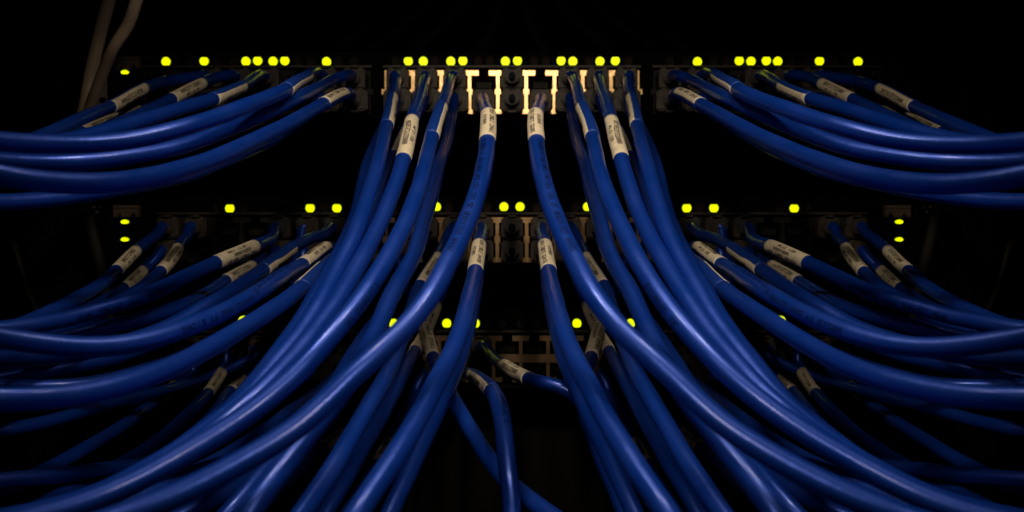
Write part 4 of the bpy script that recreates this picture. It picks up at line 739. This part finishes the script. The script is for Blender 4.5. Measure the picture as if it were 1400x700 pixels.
    pts="-4352,-800,44222 -4352,-1304,44222 -4358,-1698,44217 -4404,-1918,44134 -4555,-2147,43755 -4713,-2371,43385 -4783,-2608,43235 -4859,-2862,43081 -4937,-3135,42926 -5017,-3424,42770 -5094,-3730,42618 -5167,-4055,42474 -5230,-4402,42344 -5276,-4773,42242 -5299,-5168,42179 -5309,-5590,42139 -5314,-6038,42107 -5314,-6510,42082 -5310,-7002,42063 -5303,-7508,42050 -5295,-8022,42040 -5284,-8542,42033 -5274,-9063,42029 -5263,-9585,42025 -5254,-10105,42020 -5246,-10624,42012 -5238,-11141,42006 -5229,-11655,42003 -5219,-12168,42002 -5209,-12680,42002 -5199,-13191,42003 -5190,-13704,42004 -5183,-14218,42004 -5180,-14734,41999 -5181,-15253,41990 -5184,-15772,41981 -5187,-16290,41972 -5191,-16806,41965 -5194,-17319,41958 -5196,-17830,41952 -5197,-18338,41945 -5202,-18845,41930 -5220,-19352,41892 -5244,-19860,41839 -5267,-20368,41786 -5292,-20877,41730 -5321,-21389,41666 -5362,-21901,41581 -5425,-22411,41458 -5508,-22911,41303 -5602,-23392,41128 -5704,-23842,40940 -5814,-24247,40739 -5929,-24587,40530 -6024,-25032,40355"),
  dict(both_sides=True, row='L', label=(17.07, 25.84, -10, 85, 'plain'), print=None,
    desc='shaded cable with dull label end peeking out behind the steep cables low {s}',
    group='blue patch cables in the shade under the bundles',
    pts="-5722,-800,44222 -5722,-1315,44222 -5736,-1640,44210 -5818,-1762,44112 -6078,-1898,43744 -6416,-2026,43278 -6678,-2165,42959 -6870,-2319,42752 -7059,-2487,42563 -7246,-2669,42383 -7421,-2864,42218 -7560,-3078,42089 -7652,-3315,42004 -7722,-3581,41941 -7784,-3883,41888 -7837,-4226,41843 -7883,-4613,41808 -7920,-5040,41782 -7950,-5502,41766 -7973,-5989,41757 -7991,-6492,41756 -8003,-7004,41763 -8011,-7521,41775 -8016,-8040,41791 -8021,-8560,41807 -8027,-9081,41821 -8035,-9603,41831 -8044,-10128,41838 -8052,-10655,41845 -8061,-11184,41850 -8071,-11715,41853 -8081,-12248,41855 -8092,-12781,41856 -8103,-13313,41856 -8112,-13845,41856 -8121,-14375,41857 -8127,-14905,41858 -8132,-15436,41860 -8142,-15968,41856 -8169,-16502,41835 -8207,-17035,41801 -8245,-17565,41764 -8282,-18090,41727 -8319,-18609,41688 -8356,-19120,41649 -8395,-19626,41608 -8436,-20128,41565 -8494,-20627,41506 -8591,-21125,41409 -8718,-21619,41282 -8854,-22106,41146 -8995,-22577,41005 -9142,-23014,40858 -9296,-23391,40704 -9414,-23894,40586"),
  dict(both_sides=True, row='U', label=None, print=None,
    desc='dark blue cable in the shade directly under the {s} glossy bundle',
    group='blue patch cables in the shade under the bundles',
    pts="-7093,-800,45444 -7093,-1404,45444 -7124,-1712,45422 -7322,-1896,45342 -7463,-2097,45260 -7487,-2299,45235 -7510,-2520,45205 -7532,-2765,45172 -7549,-3043,45139 -7563,-3358,45106 -7572,-3711,45074 -7574,-4118,45045 -7569,-4581,45022 -7556,-5097,45003 -7536,-5660,44990 -7511,-6257,44982 -7482,-6878,44979 -7456,-7512,44975 -7438,-8153,44964 -7424,-8794,44948 -7411,-9430,44933 -7399,-10058,44918 -7387,-10677,44904 -7376,-11286,44890 -7366,-11887,44877 -7358,-12483,44865 -7349,-13080,44855 -7342,-13679,44846 -7346,-14285,44830 -7373,-14895,44798 -7417,-15508,44758 -7465,-16120,44718 -7515,-16726,44681 -7565,-17323,44644 -7615,-17912,44609 -7664,-18493,44575 -7726,-19068,44531 -7838,-19638,44449 -7998,-20204,44331 -8170,-20767,44206 -8345,-21326,44086 -8535,-21881,43968 -8759,-22434,43843 -9009,-22983,43716 -9265,-23529,43597 -9528,-24068,43487 -9815,-24598,43376 -10130,-25113,43264 -10451,-25607,43157 -10796,-26077,43046 -11210,-26515,42910 -11693,-26913,42748 -12225,-27255,42563 -12807,-27525,42351 -13386,-27851,42145"),
  dict(both_sides=True, row='L', label=None, print=None,
    desc='dark blue cable in the shade below the front crossing cable towards the {s} bottom',
    group='blue patch cables in the shade under the bundles',
    pts="-7093,-800,44222 -7093,-1387,44222 -7121,-1699,44198 -7315,-1864,44070 -7530,-2044,43902 -7548,-2224,43877 -7567,-2418,43849 -7582,-2631,43820 -7595,-2869,43791 -7605,-3137,43763 -7610,-3439,43736 -7609,-3790,43714 -7600,-4198,43696 -7583,-4665,43685 -7558,-5190,43680 -7526,-5761,43681 -7490,-6366,43687 -7450,-6993,43696 -7408,-7630,43708 -7365,-8272,43722 -7322,-8914,43739 -7280,-9557,43756 -7247,-10202,43764 -7227,-10846,43756 -7213,-11489,43742 -7201,-12125,43726 -7189,-12750,43711 -7179,-13360,43695 -7172,-13954,43679 -7167,-14532,43663 -7163,-15097,43647 -7161,-15653,43632 -7159,-16208,43620 -7157,-16767,43611 -7154,-17335,43606 -7165,-17916,43592 -7201,-18508,43558 -7252,-19108,43517 -7307,-19708,43478 -7363,-20304,43442 -7419,-20889,43410 -7476,-21461,43382 -7531,-22022,43358 -7585,-22572,43338 -7660,-23114,43310 -7807,-23649,43244 -8018,-24176,43150 -8242,-24695,43061 -8475,-25204,42974 -8743,-25700,42873 -9048,-26179,42759 -9396,-26632,42623 -9818,-27040,42446 -10310,-27379,42227 -10790,-27816,42022"),
  dict(both_sides=True, row='U', label=None, print=None,
    desc='dark blue cable between the two steep cables low on the {s}',
    group='blue patch cables in the shade under the bundles',
    pts="-5722,-800,45444 -5722,-1326,45444 -5746,-1651,45435 -5771,-1805,45333 -5731,-1976,44985 -5723,-2143,44932 -5718,-2318,44872 -5714,-2506,44810 -5710,-2709,44745 -5707,-2932,44679 -5703,-3177,44613 -5698,-3456,44548 -5690,-3776,44485 -5678,-4143,44426 -5662,-4558,44373 -5641,-5020,44325 -5617,-5521,44282 -5590,-6051,44245 -5560,-6600,44212 -5529,-7160,44181 -5500,-7726,44146 -5472,-8294,44106 -5446,-8863,44064 -5421,-9429,44023 -5396,-9992,43982 -5372,-10549,43943 -5350,-11099,43904 -5328,-11639,43866 -5307,-12171,43830 -5288,-12694,43794 -5269,-13211,43760 -5250,-13725,43728 -5231,-14239,43699 -5212,-14757,43670 -5201,-15280,43625 -5205,-15807,43548 -5218,-16334,43456 -5233,-16860,43366 -5249,-17379,43279 -5266,-17892,43195 -5285,-18400,43114 -5308,-18903,43031 -5349,-19403,42922 -5420,-19901,42772 -5508,-20394,42605 -5596,-20879,42443 -5677,-21354,42292 -5749,-21815,42144 -5817,-22263,41980 -5890,-22698,41793 -5986,-23127,41557 -6116,-23551,41255 -6274,-23961,40900 -6448,-24332,40517 -6592,-24863,40177"),
  dict(both_sides=False, row='L', label=(11.22, 23.33, 0, 85, 'cab'), print=None,
    desc='blue cable with crossing label left of centre, passing behind the straight middle cable',
    group='blue patch cables sweeping out of the second switch',
    pts="-5648,-800,50259 -5648,-1428,50259 -5650,-2073,50267 -5601,-2430,49982 -5380,-2749,49303 -5137,-3060,48703 -4871,-3421,48250 -4703,-3840,47993 -4576,-4319,47827 -4453,-4841,47674 -4329,-5398,47520 -4205,-5992,47365 -4086,-6606,47215 -3980,-7229,47084 -3884,-7852,46969 -3792,-8472,46855 -3703,-9092,46739 -3615,-9711,46623 -3529,-10331,46510 -3444,-10951,46402 -3360,-11573,46301 -3276,-12197,46208 -3193,-12823,46126 -3108,-13450,46051 -3021,-14079,45981 -2932,-14708,45916 -2845,-15337,45861 -2758,-15966,45812 -2671,-16594,45766 -2583,-17221,45719 -2488,-17846,45660 -2383,-18469,45578 -2271,-19086,45486 -2159,-19697,45394 -2047,-20299,45306 -1931,-20892,45214 -1791,-21477,45087 -1621,-22055,44919 -1442,-22629,44742 -1265,-23202,44572 -1090,-23774,44410 -914,-24347,44256 -731,-24920,44109 -537,-25491,43960 -324,-26060,43800 -97,-26623,43646 138,-27178,43519 383,-27720,43414 644,-28244,43310 932,-28744,43199 1261,-29200,43067 1640,-29578,42895 2082,-29824,42658 2582,-29904,42349 3123,-29899,41996"),
  dict(both_sides=False, row='L', label=(12.53, 25.95, 0, 85, 'cab'), print=None,
    desc='blue cable with crossing label right of centre, vanishing behind the glossy cable',
    group='blue patch cables sweeping out of the second switch',
    pts="5648,-800,50259 5648,-1362,50259 5651,-1942,50268 5647,-2256,50136 5489,-2560,49604 5265,-2839,48987 5041,-3138,48521 4814,-3478,48145 4685,-3866,47960 4573,-4294,47816 4464,-4759,47680 4352,-5266,47542 4239,-5807,47404 4129,-6368,47266 4027,-6937,47141 3936,-7506,47034 3851,-8071,46934 3768,-8635,46832 3687,-9198,46728 3607,-9761,46626 3528,-10324,46525 3451,-10888,46428 3375,-11452,46336 3299,-12019,46251 3225,-12597,46175 3149,-13195,46106 3066,-13829,46038 2971,-14517,45965 2868,-15273,45903 2763,-16101,45856 2663,-16976,45817 2573,-17845,45772 2499,-18633,45696 2447,-19280,45575 2418,-19767,45422 2409,-20126,45250 2416,-20413,45070 2432,-20681,44894 2456,-20969,44727 2486,-21294,44569 2522,-21666,44420 2561,-22082,44280 2601,-22538,44147 2650,-23025,44009 2712,-23530,43857 2784,-24043,43701 2857,-24554,43552 2929,-25055,43403 3007,-25540,43224 3101,-26006,42987 3209,-26448,42704 3340,-26860,42367 3495,-27228,41970 3668,-27533,41530 3835,-27925,41104"),
  dict(both_sides=False, row='U', label=(22.91, 34.06, 0, 88, 'rev'), print=None,
    desc='short looking blue cable with bright label curving right across the empty brown ports',
    group='blue patch cables in the shade under the bundles',
    pts="-1611,-800,45444 -1611,-1350,45444 -1620,-1824,45431 -1593,-2238,45458 -1502,-2655,45575 -1392,-3067,45673 -1315,-3483,45685 -1244,-3906,45660 -1172,-4340,45612 -1098,-4784,45555 -1024,-5240,45500 -953,-5712,45462 -896,-6203,45450 -846,-6713,45452 -796,-7242,45457 -747,-7788,45465 -697,-8349,45476 -647,-8920,45488 -597,-9495,45502 -548,-10071,45517 -500,-10645,45534 -452,-11214,45552 -404,-11779,45570 -350,-12338,45585 -279,-12892,45590 -197,-13441,45591 -114,-13985,45594 -32,-14524,45599 50,-15059,45607 134,-15593,45616 225,-16126,45624 318,-16654,45633 411,-17172,45644 505,-17668,45656 610,-18124,45662 744,-18518,45658 903,-18832,45642 1090,-19057,45617 1353,-19212,45572 1714,-19348,45476 2130,-19525,45257 2486,-19788,44887 2742,-20141,44439 2948,-20556,43990 3133,-20991,43564 3307,-21411,43154 3467,-21793,42771 3619,-22124,42400 3770,-22398,42019 3931,-22614,41594 4104,-22775,41126 4282,-22888,40644 4472,-22961,40133 4675,-23002,39589 4886,-23031,39024"),
  dict(both_sides=False, row='L', label=(21.21, 36.84, -76, 42, 'plain'), print=(40.84, 44.86, 28),
    desc='blue cable with printed jacket dropping straight down the middle to the bottom edge',
    group='blue patch cables in the shade under the bundles',
    pts="-2981,-800,44222 -2981,-1376,44222 -2993,-1929,44214 -2953,-2444,44243 -2867,-2957,44313 -2751,-3481,44402 -2620,-4024,44495 -2490,-4578,44579 -2382,-5137,44646 -2305,-5699,44700 -2239,-6265,44751 -2175,-6836,44800 -2110,-7414,44847 -2046,-8000,44893 -1981,-8594,44939 -1918,-9196,44984 -1855,-9803,45029 -1793,-10413,45073 -1732,-11023,45117 -1672,-11631,45161 -1614,-12237,45204 -1558,-12842,45248 -1501,-13447,45290 -1440,-14052,45330 -1377,-14656,45368 -1315,-15258,45404 -1254,-15855,45439 -1195,-16444,45473 -1139,-17024,45505 -1084,-17596,45537 -1032,-18162,45567 -981,-18724,45597 -931,-19285,45625 -876,-19847,45645 -811,-20410,45652 -745,-20973,45653 -684,-21535,45652 -626,-22096,45651 -571,-22654,45645 -512,-23209,45627 -453,-23761,45596 -399,-24308,45557 -349,-24846,45495 -304,-25372,45384 -262,-25883,45218 -219,-26376,44976 -176,-26846,44672 -136,-27293,44348 -95,-27712,43993 -48,-28103,43583 -3,-28464,43145 38,-28790,42688 79,-29070,42199 123,-29292,41659 169,-29564,41103"),
]

seed = 0
for C in CABLES:
    pts = [Vector([int(q)*1e-5 for q in t.split(',')]) for t in C['pts'].split()]
    for side in ('left', 'right'):
        if side == 'right' and not C['both_sides']: continue
        seed += 1
        make_cable(pts, C['row'], C['label'], C['print'], C['desc'].format(s=side), C['group'], side == 'right', seed)

# plugs in the middle column with short cable stubs, shade put into their colour
for (x, y, row, lab) in ((700, 112, 'U', 'upper grey plug between the two bright open ports of the top switch'),
                    (700, 141, 'L', 'lower grey plug between the two central labelled cables of the top switch'),
                    (700, 312, 'U', 'upper grey plug with a dark blue boot in the centre of the middle switch'),
                    (700, 343, 'L', 'lower grey plug with a dark blue boot in the centre of the middle switch')):
    r = empty('network_plug', (X(x), -0.008, Z(y)), lab, 'plug', 'cable plugs in the middle column')
    make_plug(r, Vector((X(x), 0, Z(y))), row)
    m = MB(); n = 16
    m.prism([(X(x)+math.cos(6.2832*k/n)*0.0017, Z(y)+math.sin(6.2832*k/n)*0.0019) for k in range(n)], -0.0215, -0.013)
    m.build('stub', M_SHADED_BLUE, r, bevel=0.0005)

# ------------------------------------------------------------------ grey cords, dim cables above, far cords
def px_path(pts, extra=True):
    return [Vector((X(x)*d/PLANE_D, -PLANE_D+d, 0.5+(350-y)*PX*d/PLANE_D)) for x, y, d in pts]
def cord(name, pts, r, material, label, cat, group, seed, flat=1.0):
    path = Path(px_path(pts), 8, seed)
    vs, fs = tube(path, r, 18, flat=flat, lump=0.01, seed=seed)
    o = link(name, mesh_of(name, vs, fs, True, path.p[0]), material)
    o.location = path.p[0]
    tag(o, label, cat, group)
    return o
GC = 'grey cords hanging at the upper left'
cord('power_cord', [(170,-90,.56),(158,-30,.565),(148,6,.57),(136,50,.575),(125,95,.575),(117,140,.575),(112,160,.578),(106,178,.58)], 0.0031, M_GREY,
     'dim brownish grey cord hanging at the upper left, outer one of two', 'cord', GC, 401)
cord('power_cord', [(196,-80,.53),(191,-20,.53),(184,8,.53),(174,35,.535),(156,64,.54),(143,93,.55),(132,122,.56),(122,150,.57),(113,172,.575)], 0.0027, M_GREY,
     'brighter ribbed grey cord bending down at the upper left, inner one of two', 'cord', GC, 402)
for s, side in ((0, 'left'), (1, 'right')):
    f = (lambda x: 1400-x) if s else (lambda x: x)
    cord('strap', [(f(112),268,.585),(f(118),285,.585),(f(126),320,.585),(f(135),355,.585),(f(143),390,.585),(f(150),440,.585)], 0.0026, M_OLIVE,
         'dim olive strap leaning down beside the middle switch on the %s' % side, 'strap', 'olive straps at the switch ends', 410+s)
    cord('thin_cord', [(f(18),330,.59),(f(24),350,.59),(f(34),385,.59),(f(45),415,.59),(f(58),440,.59)], 0.0013, M_OLIVE,
         'faint thin dark cord curving down in the gloom at the %s edge' % side, 'cord', 'thin cords in the gloom', 420+s)
GH = 'dark cables hanging above the top switch'
HH = [((230,-60),(230,0),(236,40),(241,74)), ((256,-60),(259,0),(263,40),(267,74)), ((270,-60),(276,5),(284,40),(293,74)), ((315,-60),(321,0),(329,40),(338,74)),
      ((590,-60),(545,0),(500,38),(455,74)), ((640,-60),(592,0),(545,40),(500,76)), ((700,-60),(640,0),(600,40),(560,76)), ((688,-60),(684,0),(672,40),(652,76))]
names = ['first and outermost', 'second', 'third', 'fourth', 'fifth, the first slanting one', 'sixth, the middle slanting one', 'seventh, the last slanting one', 'eighth and innermost']
for s, side in ((0, 'left'), (1, 'right')):
    for i, q in enumerate(HH):
        pts = [((1400-x) if s else x, y, 0.72+0.012*(i % 3)) for x, y in q]
        pts.append((pts[-1][0], pts[-1][1]+14, pts[-1][2]+0.02))
        cord('network_cable', pts, 0.0034, M_SHADED_BLUE, 'barely visible dark cable above the top switch, %s from the %s' % (names[i], side), 'network cable', GH, 430+i+20*s)
